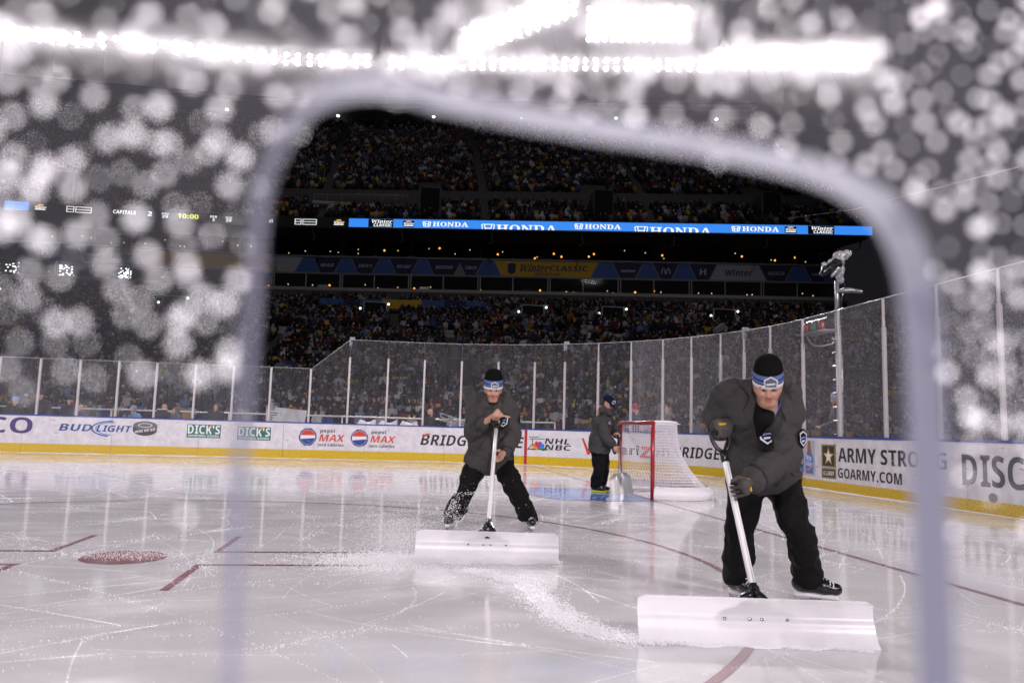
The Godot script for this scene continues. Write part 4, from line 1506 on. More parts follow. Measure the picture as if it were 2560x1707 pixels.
# ---------------------------------------------------------------- floodlights
func floodlights() -> void:
	var shell := mat("lamp_housing", lin(0.08, 0.08, 0.085), 0.5, 0.5)
	var glow := glow_mat("floodlight_glow", Color(1.0, 0.96, 0.985), 115.0)
	var truss := mat("truss_steel", lin(0.10, 0.10, 0.105), 0.5, 0.6)
	var st := start(false)
	lathe(st, Transform3D(Basis(Vector3.RIGHT, PI / 2 + 0.42), Vector3.ZERO), [Vector2(0.0, -0.32), Vector2(0.22, -0.3), Vector2(0.40, 0.0), Vector2(0.42, 0.02), Vector2(0.38, 0.03)], 14)
	st.generate_normals()
	var mesh := st.commit()
	st = start(false)
	lathe(st, Transform3D(Basis(Vector3.RIGHT, PI / 2 + 0.42), Vector3.ZERO), [Vector2(0.385, 0.02), Vector2(0.25, 0.06), Vector2(0.0, 0.07)], 14)
	st.generate_normals()
	mesh = st.commit(mesh)
	mesh.surface_set_material(0, shell)
	mesh.surface_set_material(1, glow)
	var list := [
		[-67.0, -9.5, 1.87, [59.3, 60.6], 0.0, "long double row of floodlights above the left half of the far stand"],
		[-7.0, 44.0, 1.62, [58.9, 60.2], 0.0, "long double row of floodlights above the middle and right of the far stand"],
		[44.5, 67.5, 1.30, [59.6, 60.8, 62.0], 0.0, "triple row of floodlights at the right end of the far rim"],
		[24.2, 39.6, 1.28, [63.8, 65.1, 66.4, 67.7, 69.0], 0.0, "square bank of floodlights raised above the right of the far stand"],
		[4.5, 22.5, 1.45, [60.8, 62.3, 63.8, 65.3], 0.42, "slanting bank of floodlights rising left of the square bank"]]
	for e in list:
		var t := thing("floodlight_bank", Vector3(e[0], 51.8, -113.0 + bend(e[0])), e[5], "floodlights", "floodlight banks on the far rim")
		var st2 := start()
		var ys: Array = e[3]
		var x: float = e[0]
		var k := 0
		var org: Vector3 = t.position
		while x < e[1]:
			for y in ys:
				var rise: float = (x - e[0]) * e[4]
				if rng.randf() < 0.035: continue
				var o := place("floodlight", mesh, null, t)
				o.rotation = Vector3(rng.randfn(0, 0.05), rng.randfn(0, 0.08), 0)
				o.position = Vector3(x, y + rise, -113.0 + bend(x) + 0.4) - org
			if k % 4 == 0:
				var top: float = ys[-1] + 0.6 + (x - e[0]) * e[4]
				tube(st2, [Vector3(x, 51.7, -113.6 + bend(x)) - org, Vector3(x, top, -113.6 + bend(x)) - org], 0.14, 5)
				if k: tube(st2, [Vector3(x, 52.5, -113.6 + bend(x)) - org, Vector3(x - e[2] * 4, top, -113.6 + bend(x)) - org], 0.08, 4)
			k += 1
			x += e[2]
		for y in ys:
			tube(st2, [Vector3(e[0], y - 0.1, -113.5 + bend(e[0])) - org, Vector3((e[0] + e[1]) / 2, y - 0.1 + (e[1] - e[0]) * e[4] / 2, -113.5 + bend((e[0] + e[1]) / 2)) - org, Vector3(e[1], y - 0.1 + (e[1] - e[0]) * e[4], -113.5 + bend(e[1])) - org], 0.09, 5)
		build("truss", st2, truss, t)
		# mist box added round each bank to give its lamps a glow
		var fog := FogVolume.new()
		fog.name = numbered("lamp_mist", self)
		add_child(fog)
		var fx: float = (e[0] + e[1]) / 2
		var length: float = e[1] - e[0] + 4.0
		var mid_y: float = (ys[0] + ys[-1]) / 2 + (e[1] - e[0]) * e[4] / 2
		fog.size = Vector3(length, ys[-1] - ys[0] + 20.0 + (e[1] - e[0]) * e[4], 5.0)
		fog.position = Vector3(fx, mid_y, -112.4 + bend(fx))
		fog.rotation.y = -atan((bend(e[1]) - bend(e[0])) / (e[1] - e[0]))
		var fm := FogMaterial.new()
		fm.density = LAMP_MIST
		fm.albedo = Color(1, 1, 1)
		fog.material = fm
		tag(fog, "added mist glowing " + ["along the left row of floodlights", "along the middle row of floodlights", "round the triple row of floodlights", "round the square bank of floodlights", "round the slanting bank of floodlights"][list.find(e)], "mist", "", "stuff")

# ---------------------------------------------------------------- people
const SKIN := Color(0.46, 0.25, 0.175)

func head_ops() -> Array:
	# axes of the head: y up, z out of the face, metres from the point between the ears
	return [
		squashed(Vector3(0, 0.035, -0.012), Vector3(0, 0.03, -0.012), 0.098, 0.098, Vector3.RIGHT, 1.27, 0.02),
		squashed(Vector3(0, -0.02, 0.02), Vector3(0, -0.07, 0.03), 0.07, 0.052, Vector3.RIGHT, 1.05, 0.03),
		cap(Vector3(-0.018, -0.098, 0.06), Vector3(0.018, -0.098, 0.06), 0.02, 0.02, 0.03),
		cap(Vector3(-0.034, 0.03, 0.074), Vector3(0.034, 0.03, 0.074), 0.014, 0.014, 0.02),
		cap(Vector3(-0.036, -0.028, 0.062), Vector3(-0.036, -0.028, 0.062), 0.028, 0.028, 0.02),
		cap(Vector3(0.036, -0.028, 0.062), Vector3(0.036, -0.028, 0.062), 0.028, 0.028, 0.02),
		carve(Vector3(-0.032, 0.009, 0.098), Vector3(-0.03, 0.009, 0.098), 0.016, 0.012),
		carve(Vector3(0.032, 0.009, 0.098), Vector3(0.03, 0.009, 0.098), 0.016, 0.012),
		cap(Vector3(0, 0.016, 0.084), Vector3(0, -0.026, 0.104), 0.009, 0.0145, 0.012),
		cap(Vector3(-0.013, -0.03, 0.092), Vector3(0.013, -0.03, 0.092), 0.009, 0.009, 0.01),
		cap(Vector3(-0.02, -0.06, 0.082), Vector3(0.02, -0.06, 0.082), 0.0085, 0.0085, 0.008),
		cap(Vector3(-0.017, -0.072, 0.081), Vector3(0.017, -0.072, 0.081), 0.008, 0.008, 0.008),
		squashed(Vector3(-0.079, 0.015, -0.01), Vector3(-0.077, -0.025, -0.005), 0.028, 0.02, Vector3.RIGHT, 2.2, 0.008),
		squashed(Vector3(0.079, 0.015, -0.01), Vector3(0.077, -0.025, -0.005), 0.028, 0.02, Vector3.RIGHT, 2.2, 0.008),
		cap(Vector3(0, -0.05, -0.02), Vector3(0, -0.19, -0.05), 0.058, 0.06, 0.03)]

func moved(ops: Array, x: Transform3D) -> Array:
	var out := []
	for o in ops:
		var c: Dictionary = o.duplicate()
		c.a = x * o.a
		c.b = x * o.b
		if o.has("axis"): c.axis = x.basis * o.axis
		out.append(c)
	return out

func hand_ops(c: Vector3, h: Vector3, n: Vector3, wrist: Vector3, r: float, flip := 1.0, fat := 1.0, point := Vector3.ZERO) -> Array:
	# a hand closed round a bar at c that runs along h; n points from the bar to the palm
	n = (n - h * n.dot(h)).normalized()
	var e := h.cross(n) * flip
	var ops := []
	var palm := c + n * (r + 0.016)
	ops.append(squashed(palm - h * 0.026, palm + h * 0.028, 0.027 * fat, 0.027 * fat, n, 1.5, 0.012))
	ops.append(cap(palm - e * 0.012, palm - e * 0.03 + n * 0.012, 0.024 * fat, 0.026 * fat, 0.02))
	ops.append(cap(palm - e * 0.02, wrist, 0.026 * fat, 0.030 * fat, 0.02))
	var lengths := [0.86, 1.0, 0.97, 0.8]
	for i in 4:
		var t := 0.036 - i * 0.0235
		var p0 := palm + h * t + e * 0.010 + n * 0.006
		if i == 0 and point != Vector3.ZERO:
			ops.append(cap(p0, p0 + point * 0.045, 0.0105 * fat, 0.0095 * fat, 0.006))
			ops.append(cap(p0 + point * 0.045, p0 + point * 0.085, 0.0095 * fat, 0.0075 * fat, 0.003))
			continue
		var last := p0
		for k in 3:
			var a: float = [0.95, 2.0, 3.1][k] * lengths[i]
			var q: Vector3 = c + h * (t * 1.04) + (n * cos(a) + e * sin(a)) * (r + 0.0095 * fat)
			ops.append(cap(last, q, 0.0108 * fat - k * 0.0008, 0.0100 * fat - k * 0.0008, 0.003))
			last = q
	var last := palm - e * 0.012 + h * 0.038
	for k in 2:
		var a: float = [-0.95, -1.9][k]
		var q: Vector3 = c + h * (0.046 - 0.012 * k) + (n * cos(a) + e * sin(a)) * (r + 0.011 * fat)
		ops.append(cap(last, q, 0.0125 * fat - k * 0.001, 0.0112 * fat - k * 0.001, 0.005))
		last = q
	return ops

func worker(called: String, label: String, j: Dictionary, look: Vector3, right: Vector3, lean: Vector3, o: Dictionary) -> Node3D:
	var base := Vector3((j.anR.x + j.anL.x) / 2, 0.0, (j.anR.z + j.anL.z) / 2)
	var t := thing("person", base, label, "person")
	var q := {}
	for k in j: q[k] = j[k] - base
	var fwd := lean
	var up: Vector3 = (q.chest - q.pelvis).normalized()
	var g: float = o.get("girth", 1.0)
	# skin and trunk: one continuous body
	var hz := look.normalized()
	var hx := Vector3.UP.cross(hz).normalized()
	hx = (hx + hz.cross(hx) * o.get("roll", 0.0)).normalized()
	var hy := hz.cross(hx).normalized()
	var hs: float = o.get("head_size", 1.0)
	var hd := Transform3D(Basis(hx * hs, hy * hs, hz * hs), q.head)
	var st := start(false)
	var ops := [
		cap(q.neck, q.chest, 0.06, 0.10), squashed(q.chest - right * 0.08, q.chest + right * 0.08, 0.12, 0.12, fwd, 1.4), cap(q.chest, q.belly, 0.11, 0.11), cap(q.belly, q.pelvis, 0.11, 0.11),
		squashed(q.hipR, q.hipL, 0.1, 0.1, fwd, 1.2), cap(q.hipR, q.knR, 0.08, 0.055), cap(q.knR, q.anR, 0.055, 0.04), cap(q.hipL, q.knL, 0.08, 0.055), cap(q.knL, q.anL, 0.055, 0.04),
		cap(q.shR, q.elR, 0.05, 0.04), cap(q.elR, q.wrR, 0.04, 0.028), cap(q.shL, q.elL, 0.05, 0.04), cap(q.elL, q.wrL, 0.04, 0.028)]
	nets(st, ops, 0.026, 0.0, 9.0, 1, SKIN)
	var lips := SKIN * Color(0.85, 0.6, 0.62)
	var brow := Color(0.10, 0.055, 0.03)
	var tints := [[hd * Vector3(0, -0.066, 0.092), 0.021, lips], [hd * Vector3(0, -0.02, 0.112), 0.02, SKIN * Color(1.1, 0.84, 0.82)], [hd * Vector3(-0.05, -0.028, 0.07), 0.022, SKIN * Color(1.06, 0.84, 0.82)], [hd * Vector3(0.05, -0.028, 0.07), 0.022, SKIN * Color(1.06, 0.84, 0.82)]]
	for s in [-1.0, 1.0]:
		for k in 4: tints.append([hd * Vector3(s * (0.02 + k * 0.009), 0.0285 - absf(k - 1.5) * 0.001, 0.086 - k * 0.003), 0.0075, brow])
	nets(st, moved(head_ops(), hd), 0.0048, 0.0, 9.0, 1, SKIN, tints)
	var hands := []
	for e in o.hands: hands.append(hand_ops(e[0] - base, e[1], e[2], e[3] - base, e[4], e[5], o.get("fat", 1.0), e[6]))
	if not o.has("gloves"):
		for e in hands: nets(st, e, 0.004, 0.0, 9.0, 1, SKIN)
	build("body", st, vc_mat("skin", 0.5, 0.5), t)
	if o.has("gloves"):
		for i in hands.size():
			st = start(false)
			nets(st, hands[i], 0.0038)
			var gl := build("glove", st, o.gloves, t)
			st = start(false)
			var e = o.hands[i]
			var n: Vector3 = (e[2] - e[1] * e[2].dot(e[1])).normalized()
			var c: Vector3 = e[0] - base + n * (e[4] + 0.041)
			box(st, Transform3D(Basis(e[1], n, e[1].cross(n)), c), Vector3(0.075, 0.012, 0.018), 0.003)
			build("glove_stripe", st, mat("glove_yellow", lin(0.55, 0.32, 0.02), 0.6), gl)
	for s in [-1.0, 1.0]:
		st = start(false)
		var eye := Transform3D(hd.basis, hd * Vector3(s * 0.031, 0.008, 0.0785))
		lathe(st, eye, [Vector2(0, 0.0085), Vector2(0.0075, 0.004), Vector2(0.0085, 0.0), Vector2(0.0075, -0.004), Vector2(0, -0.0085)], 10, 1.3)
		build("eye", st, mat("eye_dark", lin(0.035, 0.03, 0.028), 0.15), t)
	# trousers
	st = start(false)
	ops = [squashed(q.pelvis - right * 0.07, q.pelvis + right * 0.07, 0.155 * g, 0.155 * g, fwd, 1.15, 0.06), squashed(q.hipR, q.hipL, 0.125 * g, 0.125 * g, fwd, 1.05, 0.04),
		cap(q.hipR, q.knR, 0.098 * g, 0.078 * g, 0.04), cap(q.hipL, q.knL, 0.098 * g, 0.078 * g, 0.04)]
	ops += folds(q.hipR.lerp(q.knR, 0.25), q.knR, 0.108 * g, 0.088 * g, 4, 7, 0.02) + folds(q.knR, q.anR + Vector3(0, 0.03, 0), 0.086 * g, 0.088 * g, 6, 8, 0.02) + folds(q.hipL.lerp(q.knL, 0.25), q.knL, 0.108 * g, 0.088 * g, 4, 9, 0.02) + folds(q.knL, q.anL + Vector3(0, 0.03, 0), 0.086 * g, 0.088 * g, 6, 10, 0.02)
	ops.append(cut(Vector3(0, 0.10, 0), Vector3.DOWN))
	nets(st, ops, 0.0125, 0.020, 5.0, 4)
	build("trousers", st, o.trousers, t)
	# jacket
	st = start(false)
	var hem: Vector3 = q.pelvis - up * o.get("hem", 0.07)
	var vee: float = o.get("hem_v", 0.0)
	var down: Vector3 = (q.pelvis - q.chest).normalized()
	ops = [squashed(q.shR + right * 0.03, q.shL - right * 0.03, 0.095 * g, 0.095 * g, fwd, 1.1, 0.06), squashed(q.chest - right * 0.075, q.chest + right * 0.075, 0.16 * g, 0.16 * g, fwd, 1.2, 0.06),
		squashed(q.belly - right * 0.085, q.belly + right * 0.085, 0.17 * g, 0.17 * g, fwd, 1.15, 0.09), squashed(q.pelvis - right * 0.095 - up * 0.06, q.pelvis + right * 0.095 - up * 0.06, 0.172 * g, 0.172 * g, fwd, 1.1, 0.09),
		cap(q.chest, q.belly, 0.155 * g, 0.16 * g, 0.09), cap(q.belly, q.pelvis, 0.16 * g, 0.17 * g, 0.09), cap(q.neck - up * 0.02, q.chest, 0.085, 0.13 * g, 0.06),
		cut(hem, (down + right * vee).normalized()), cut(hem, (down - right * vee).normalized())]
	ops += folds(q.shR, q.elR, 0.092 * g, 0.080 * g, 4, 3) + folds(q.elR, q.wrR, 0.082 * g, 0.062, 5, 4) + folds(q.shL, q.elL, 0.092 * g, 0.080 * g, 4, 5) + folds(q.elL, q.wrL, 0.082 * g, 0.062, 5, 6)
	# stand-up collar and folded hood
	for k in 9:
		var a := lerpf(-2.5, 2.5, k / 8.0)
		var b := lerpf(-2.5, 2.5, (k + 1) / 8.0)
		if k == 8: break
		var pa: Vector3 = q.neck + up * 0.035 + (right * sin(a) - fwd * cos(a)) * 0.088
		var pb: Vector3 = q.neck + up * 0.035 + (right * sin(b) - fwd * cos(b)) * 0.088
		ops.append(cap(pa - up * (0.03 * (1 - cos(a))), pb - up * (0.03 * (1 - cos(b))), 0.03, 0.03, 0.02))
	for e in o.get("hood", []): ops.append(cap(q.neck + right * e[0] + up * e[1] - fwd * e[2], q.neck + right * e[3] + up * e[4] - fwd * e[5], e[6], e[6], 0.03))
	var cloth_skin := nets(st, ops, 0.0115, 0.020, 5.2, 9)
	var jk := build("jacket", st, o.jacket, t)
	var seam_m := mat("seam_dark", lin(0.012, 0.011, 0.011), 0.7)
	seam("zip", cloth_skin, [q.neck + fwd * 0.2, q.chest + fwd * 0.24, q.belly + fwd * 0.26, q.pelvis + fwd * 0.26 - up * o.get("hem", 0.07)], false, 0.0055, seam_m, jk)
	for s in [-1.0, 1.0]:
		var sh: Vector3 = q.shL if s > 0 else q.shR
		var el: Vector3 = q.elL if s > 0 else q.elR
		var wr: Vector3 = q.wrL if s > 0 else q.wrR
		var loop := []
		for k in 10: loop.append(sh - right * s * 0.055 + (up * cos(TAU * k / 10) + fwd * sin(TAU * k / 10)) * 0.15 - up * 0.03)
		seam("armhole_seam", cloth_skin, loop, true, 0.0045, seam_m, jk)
		seam("pocket", cloth_skin, [q.belly + right * s * 0.10 + fwd * 0.22 - up * 0.02, q.belly + right * s * 0.16 + fwd * 0.18 - up * 0.13], false, 0.006, seam_m, jk)
		var along: Vector3 = (wr - el).normalized()
		var a1 := along.cross(fwd).normalized()
		var a2 := along.cross(a1)
		loop = []
		for k in 10: loop.append(el.lerp(wr, 0.9) + (a1 * cos(TAU * k / 10) + a2 * sin(TAU * k / 10)) * 0.09)
		seam("cuff_band", cloth_skin, loop, true, 0.008, seam_m, jk)
	var black := mat("cloth_black", lin(0.008, 0.008, 0.009), 0.8, 0.0, 0.2)
	# placket, pockets and sleeve patches follow the coat
	if o.has("shirt"):
		st = start(false)
		nets(st, [squashed(q.neck + fwd * 0.05 - right * 0.02, q.chest.lerp(q.neck, 0.35) + fwd * 0.14 - right * 0.03, 0.078, 0.065, right, 1.1, 0.03), squashed(q.chest.lerp(q.neck, 0.3) + fwd * 0.14 - right * 0.03, q.chest.lerp(q.belly, 0.3) + fwd * 0.15 - right * 0.045, 0.06, 0.022, right, 1.3, 0.03)], 0.012)
		build("shirt", st, black, t)
		st = start(false)
		tube(st, [q.neck + right * 0.06 + fwd * 0.1 + up * 0.0, q.chest.lerp(q.neck, 0.5) + right * 0.03 + fwd * 0.165, q.chest.lerp(q.neck, 0.05) - right * 0.02 + fwd * 0.178], 0.007, 6)
		build("lanyard", st, mat("lanyard_blue", lin(0.02, 0.05, 0.28), 0.5), t)
	for e in o.get("patches", []):
		# [position, facing, size, emblem]
		var z: Vector3 = e[1].normalized()
		var x := Vector3.UP.cross(z).normalized()
		var old := sheet
		var near := 1e9
		var spot: Vector3 = e[0] - base
		for v in cloth_skin:
			# the cloth point in front of which the patch sits
			var off: Vector3 = v - (e[0] - base)
			var miss: float = (off - z * off.dot(z)).length_squared() - off.dot(z) * 0.02
			if miss < near:
				near = miss
				spot = v
		sheet = Transform3D(Basis(x, z.cross(x), z), spot + z * 0.014)
		var s: float = e[2]
		flat_shape(jk, "patch", [Vector2(-0.5 * s, 0.35 * s), Vector2(-0.42 * s, -0.3 * s), Vector2(0, -0.62 * s), Vector2(0.42 * s, -0.3 * s), Vector2(0.5 * s, 0.35 * s), Vector2(0.2 * s, 0.55 * s), Vector2(-0.2 * s, 0.55 * s)], 3, black, 0.0)
		ring_shape(jk, "patch_rim", [Vector2(-0.4 * s, 0.28 * s), Vector2(-0.34 * s, -0.24 * s), Vector2(0, -0.48 * s), Vector2(0.34 * s, -0.24 * s), Vector2(0.4 * s, 0.28 * s), Vector2(0, 0.45 * s)], [Vector2(-0.31 * s, 0.21 * s), Vector2(-0.26 * s, -0.19 * s), Vector2(0, -0.38 * s), Vector2(0.26 * s, -0.19 * s), Vector2(0.31 * s, 0.21 * s), Vector2(0, 0.35 * s)], 3, mat("patch_white", lin(0.55, 0.55, 0.62), 0.5), 0.004)
		flat_shape(jk, "patch_mark", [Vector2(-0.22 * s, -0.06 * s), Vector2(0.2 * s, 0.04 * s), Vector2(0.22 * s, 0.13 * s), Vector2(-0.2 * s, 0.06 * s)], 3, mat("patch_blue", lin(0.18, 0.22, 0.45), 0.5), 0.004)
		flat_shape(jk, "patch_mark", [Vector2(-0.16 * s, -0.24 * s), Vector2(0.14 * s, -0.18 * s), Vector2(0.17 * s, -0.08 * s), Vector2(-0.18 * s, -0.13 * s)], 3, mats["patch_white"], 0.004)
		sheet = old
	# headgear
	st = start(false)
	if o.hat == "beanie":
		var k := Color(0.008, 0.008, 0.009)
		var b := Color(0.115, 0.165, 0.37)
		var w := Color(0.84, 0.82, 0.86)
		lathe(st, Transform3D(hd.basis, hd * Vector3(0, 0, -0.01)), [Vector2(0.098, 0.02), Vector2(0.117, 0.022), Vector2(0.118, 0.047), Vector2(0.118, 0.055), Vector2(0.118, 0.073), Vector2(0.117, 0.082), Vector2(0.114, 0.112), Vector2(0.111, 0.128), Vector2(0.10, 0.165), Vector2(0.082, 0.193), Vector2(0.05, 0.211), Vector2(0.0, 0.217)], 28, 0.84, [w, w, k, b, k, b, k, k, k, k, k])
		var hat := build("knit_hat", st, vc_mat("knit", 0.95, 0.1), t)
		var old := sheet
		sheet = Transform3D(Basis(hx, (hy + hz * -0.05).normalized(), hz), hd * Vector3(0.012, 0.068, 0.112))
		var hexa := [Vector2(-0.036, -0.026), Vector2(0.036, -0.026), Vector2(0.038, 0.02), Vector2(0, 0.042), Vector2(-0.038, 0.02)]
		flat_shape(hat, "badge", hexa, 3, mat("badge_white", lin(0.62, 0.62, 0.66), 0.5), 0.0)
		var inner := []
		for v in hexa: inner.append(v * 0.8)
		flat_shape(hat, "badge_face", inner, 3, mat("badge_grey", lin(0.10, 0.11, 0.14), 0.5), 0.002)
		flat_shape(hat, "badge_mark", [Vector2(-0.024, -0.012), Vector2(0.024, -0.006), Vector2(0.022, 0.005), Vector2(-0.024, 0.0)], 3, mats["badge_white"], 0.004)
		sheet = old
	else:
		var k := Color(0.012, 0.014, 0.03)
		lathe(st, Transform3D(hd.basis, hd * Vector3(0, 0, -0.012)), [Vector2(0.10, 0.03), Vector2(0.11, 0.032), Vector2(0.112, 0.08), Vector2(0.098, 0.118), Vector2(0.06, 0.14), Vector2(0.0, 0.147)], 22, 0.86, [k, k, k, k, k])
		var brim := []
		for i in 9:
			var a := lerpf(0.35, PI - 0.35, i / 8.0)
			brim.append([Vector3(cos(a) * 0.088, 0.034, 0.0 + sin(a) * 0.098), Vector3(cos(a) * 0.085, 0.022 - 0.012 * absf(cos(a)), 0.03 + sin(a) * 0.15)])
		st.set_color(k)
		for i in 8:
			quad(st, hd * brim[i][0], hd * brim[i][1], hd * brim[i + 1][1], hd * brim[i + 1][0])
			quad(st, hd * (brim[i][0] - Vector3(0, 0.006, 0)), hd * (brim[i + 1][0] - Vector3(0, 0.006, 0)), hd * (brim[i + 1][1] - Vector3(0, 0.006, 0)), hd * (brim[i][1] - Vector3(0, 0.006, 0)))
		var hat := build("cap", st, vc_mat("knit", 0.95, 0.1), t)
		var old := sheet
		var bz: Vector3 = (hz + hx * -0.55).normalized()
		sheet = Transform3D(Basis(Vector3.UP.cross(bz).normalized(), bz.cross(Vector3.UP.cross(bz).normalized()), bz), hd * Vector3(-0.05, 0.085, 0.093))
		flat_shape(hat, "badge", disc(0, 0, 0.04, 0.042, 7), 3, mat("badge_white", lin(0.62, 0.62, 0.66), 0.5), 0.0)
		flat_shape(hat, "badge_face", disc(0, 0, 0.026, 0.027, 7), 3, mat("badge_grey", lin(0.10, 0.11, 0.14), 0.5), 0.003)
		sheet = old
	if o.has("hair"):
		st = start(false)
		nets(st, moved([squashed(Vector3(0, 0.03, -0.03), Vector3(0, -0.035, -0.045), 0.093, 0.075, Vector3.RIGHT, 1.18, 0.02), cut(Vector3(0, 0, 0.045), Vector3(0, 0, 1))].slice(0, 1), hd), 0.009, 0.008, 40.0, 3)
		build("hair", st, mat("hair_brown", lin(0.03, 0.02, 0.014), 0.8), t)
	# footwear
	for s in ["R", "L"]:
		var an: Vector3 = q["an" + s]
		var toe: Vector3 = q["toe" + s]
		var d := Vector3(toe.x - an.x, 0, toe.z - an.z).normalized()
		var f := Vector3(an.x, 0, an.z)
		st = start(false)
		var sole := 0.062 if o.feet == "skate" else 0.03
		var lift := Vector3(0, sole, 0)
		nets(st, [cap(f - d * 0.055 + lift + Vector3(0, 0.045, 0), f + d * 0.10 + lift + Vector3(0, 0.036, 0), 0.046, 0.043, 0.03), cap(f + d * 0.10 + lift + Vector3(0, 0.036, 0), f + d * 0.17 + lift + Vector3(0, 0.032, 0), 0.046, 0.038, 0.03), cap(f - d * 0.02 + lift + Vector3(0, 0.05, 0), f - d * 0.02 + lift + Vector3(0, 0.15, 0), 0.05, 0.055, 0.04), cap(f + lift + Vector3(0, 0.09, 0), f + d * 0.09 + lift + Vector3(0, 0.055, 0), 0.04, 0.036, 0.03), cut(Vector3(0, sole, 0), Vector3.DOWN)], 0.007)
		var shoe := build("skate" if o.feet == "skate" else "shoe", st, mat("boot_black", lin(0.008, 0.008, 0.009), 0.22), t)
		var turn := atan2(d.x, d.z)
		st = start()
		if o.feet == "skate":
			box(st, at(f + d * 0.05 + Vector3(0, sole - 0.018, 0), turn), Vector3(0.05, 0.028, 0.27), 0.008)
			box(st, at(f - d * 0.03 + Vector3(0, 0.036, 0), turn), Vector3(0.018, 0.03, 0.08), 0.004)
			box(st, at(f + d * 0.125 + Vector3(0, 0.036, 0), turn), Vector3(0.018, 0.03, 0.08), 0.004)
			build("blade_holder", st, mat("holder_white", lin(0.72, 0.70, 0.72), 0.35), shoe)
			st = start()
			box(st, at(f + d * 0.05 + Vector3(0, 0.0135, 0), turn), Vector3(0.005, 0.025, 0.275))
			build("blade", st, mat("steel", lin(0.5, 0.5, 0.5), 0.2, 0.9), shoe)
		else:
			box(st, at(f + d * 0.055 + Vector3(0, 0.018, 0), turn), Vector3(0.095, 0.03, 0.29), 0.01)
			build("sole", st, mat("sole_yellow", lin(0.62, 0.62, 0.02), 0.5), shoe)
		st = start(false)
		for k in 5:
			var c := f + d * (0.062 + k * 0.02) + lift + Vector3(0, 0.102 - k * 0.0085, 0)
			var r := d.cross(Vector3.UP)
			tube(st, [c - r * 0.034 - Vector3(0, 0.018, 0), c - r * 0.012 + Vector3(0, 0.003, 0), c + r * 0.012 + d * 0.014 + Vector3(0, 0.002, 0), c + r * 0.034 + d * 0.018 - Vector3(0, 0.02, 0)], 0.0065, 5)
		build("laces", st, mat("lace_white", lin(0.62, 0.60, 0.62), 0.7), shoe)
	return t

const NONE := Vector3.ZERO
const JR := {"head": Vector3(-2.023, 1.368, 8.887), "chin": Vector3(-1.998, 1.262, 8.960), "neck": Vector3(-1.959, 1.277, 8.723), "chest": Vector3(-1.960, 1.181, 8.610), "belly": Vector3(-1.838, 0.957, 8.440), "pelvis": Vector3(-1.763, 0.830, 8.315), "shR": Vector3(-2.144, 1.305, 8.638), "elR": Vector3(-2.145, 1.191, 8.441), "wrR": Vector3(-2.215, 1.082, 8.663), "hdR": Vector3(-2.225, 1.034, 8.697), "shL": Vector3(-1.820, 1.236, 8.678), "elL": Vector3(-1.840, 0.928, 8.741), "wrL": Vector3(-2.123, 0.799, 8.888), "hdL": Vector3(-2.223, 0.758, 8.920), "hipR": Vector3(-1.876, 0.784, 8.272), "knR": Vector3(-1.933, 0.461, 8.329), "anR": Vector3(-1.886, 0.083, 8.171), "toeR": Vector3(-1.852, 0.032, 8.353), "hipL": Vector3(-1.646, 0.777, 8.305), "knL": Vector3(-1.569, 0.458, 8.382), "anL": Vector3(-1.437, 0.124, 8.242), "toeL": Vector3(-1.350, 0.070, 8.309), "grip": Vector3(-2.227, 1.028, 8.696), "hand_end": Vector3(-2.194, 0.218, 9.056)}
const JM := {"head": Vector3(-3.144, 1.470, 5.213), "chin": Vector3(-3.137, 1.341, 5.260), "neck": Vector3(-3.119, 1.352, 5.081), "chest": Vector3(-3.110, 1.178, 5.052), "belly": Vector3(-3.110, 0.932, 4.973), "pelvis": Vector3(-3.122, 0.768, 4.892), "shR": Vector3(-3.263, 1.250, 5.028), "elR": Vector3(-3.337, 0.998, 5.049), "wrR": Vector3(-3.239, 1.098, 5.258), "hdR": Vector3(-3.151, 1.160, 5.380), "shL": Vector3(-2.961, 1.259, 5.073), "elL": Vector3(-2.918, 0.984, 5.109), "wrL": Vector3(-3.013, 0.811, 5.279), "hdL": Vector3(-3.098, 0.781, 5.334), "hipR": Vector3(-3.237, 0.711, 4.868), "knR": Vector3(-3.360, 0.401, 4.937), "anR": Vector3(-3.473, 0.073, 4.700), "toeR": Vector3(-3.515, 0.010, 4.808), "hipL": Vector3(-3.003, 0.717, 4.904), "knL": Vector3(-2.838, 0.405, 4.994), "anL": Vector3(-2.660, 0.082, 4.780), "toeL": Vector3(-2.658, 0.021, 4.936), "grip": Vector3(-3.120, 1.127, 5.381), "hand_end": Vector3(-3.319, 0.268, 6.576)}
const JB := {"head": Vector3(-0.457, 1.539, -0.160), "chin": Vector3(-0.390, 1.397, -0.115), "neck": Vector3(-0.473, 1.367, -0.263), "chest": Vector3(-0.504, 1.176, -0.310), "belly": Vector3(-0.530, 0.910, -0.344), "pelvis": Vector3(-0.533, 0.758, -0.382), "shR": Vector3(-0.573, 1.196, -0.115), "elR": Vector3(-0.501, 0.953, -0.081), "wrR": Vector3(-0.383, 0.823, -0.027), "hdR": Vector3(-0.314, 0.759, -0.024), "shL": Vector3(-0.362, 1.235, -0.486), "elL": Vector3(-0.234, 1.108, -0.481), "wrL": Vector3(-0.240, 1.010, -0.290), "hdL": Vector3(-0.251, 0.958, -0.196), "hipR": Vector3(-0.556, 0.699, -0.321), "knR": Vector3(-0.569, 0.361, -0.311), "anR": Vector3(-0.567, 0.068, -0.446), "toeR": Vector3(-0.493, 0.017, -0.339), "hipL": Vector3(-0.443, 0.696, -0.508), "knL": Vector3(-0.426, 0.377, -0.491), "anL": Vector3(-0.440, 0.071, -0.630), "toeL": Vector3(-0.365, 0.027, -0.522), "grip": Vector3(-0.280, 0.966, -0.097), "bl_top": Vector3(-0.279, 0.336, 0.034), "bl_bot": Vector3(-0.249, -0.001, 0.102)}

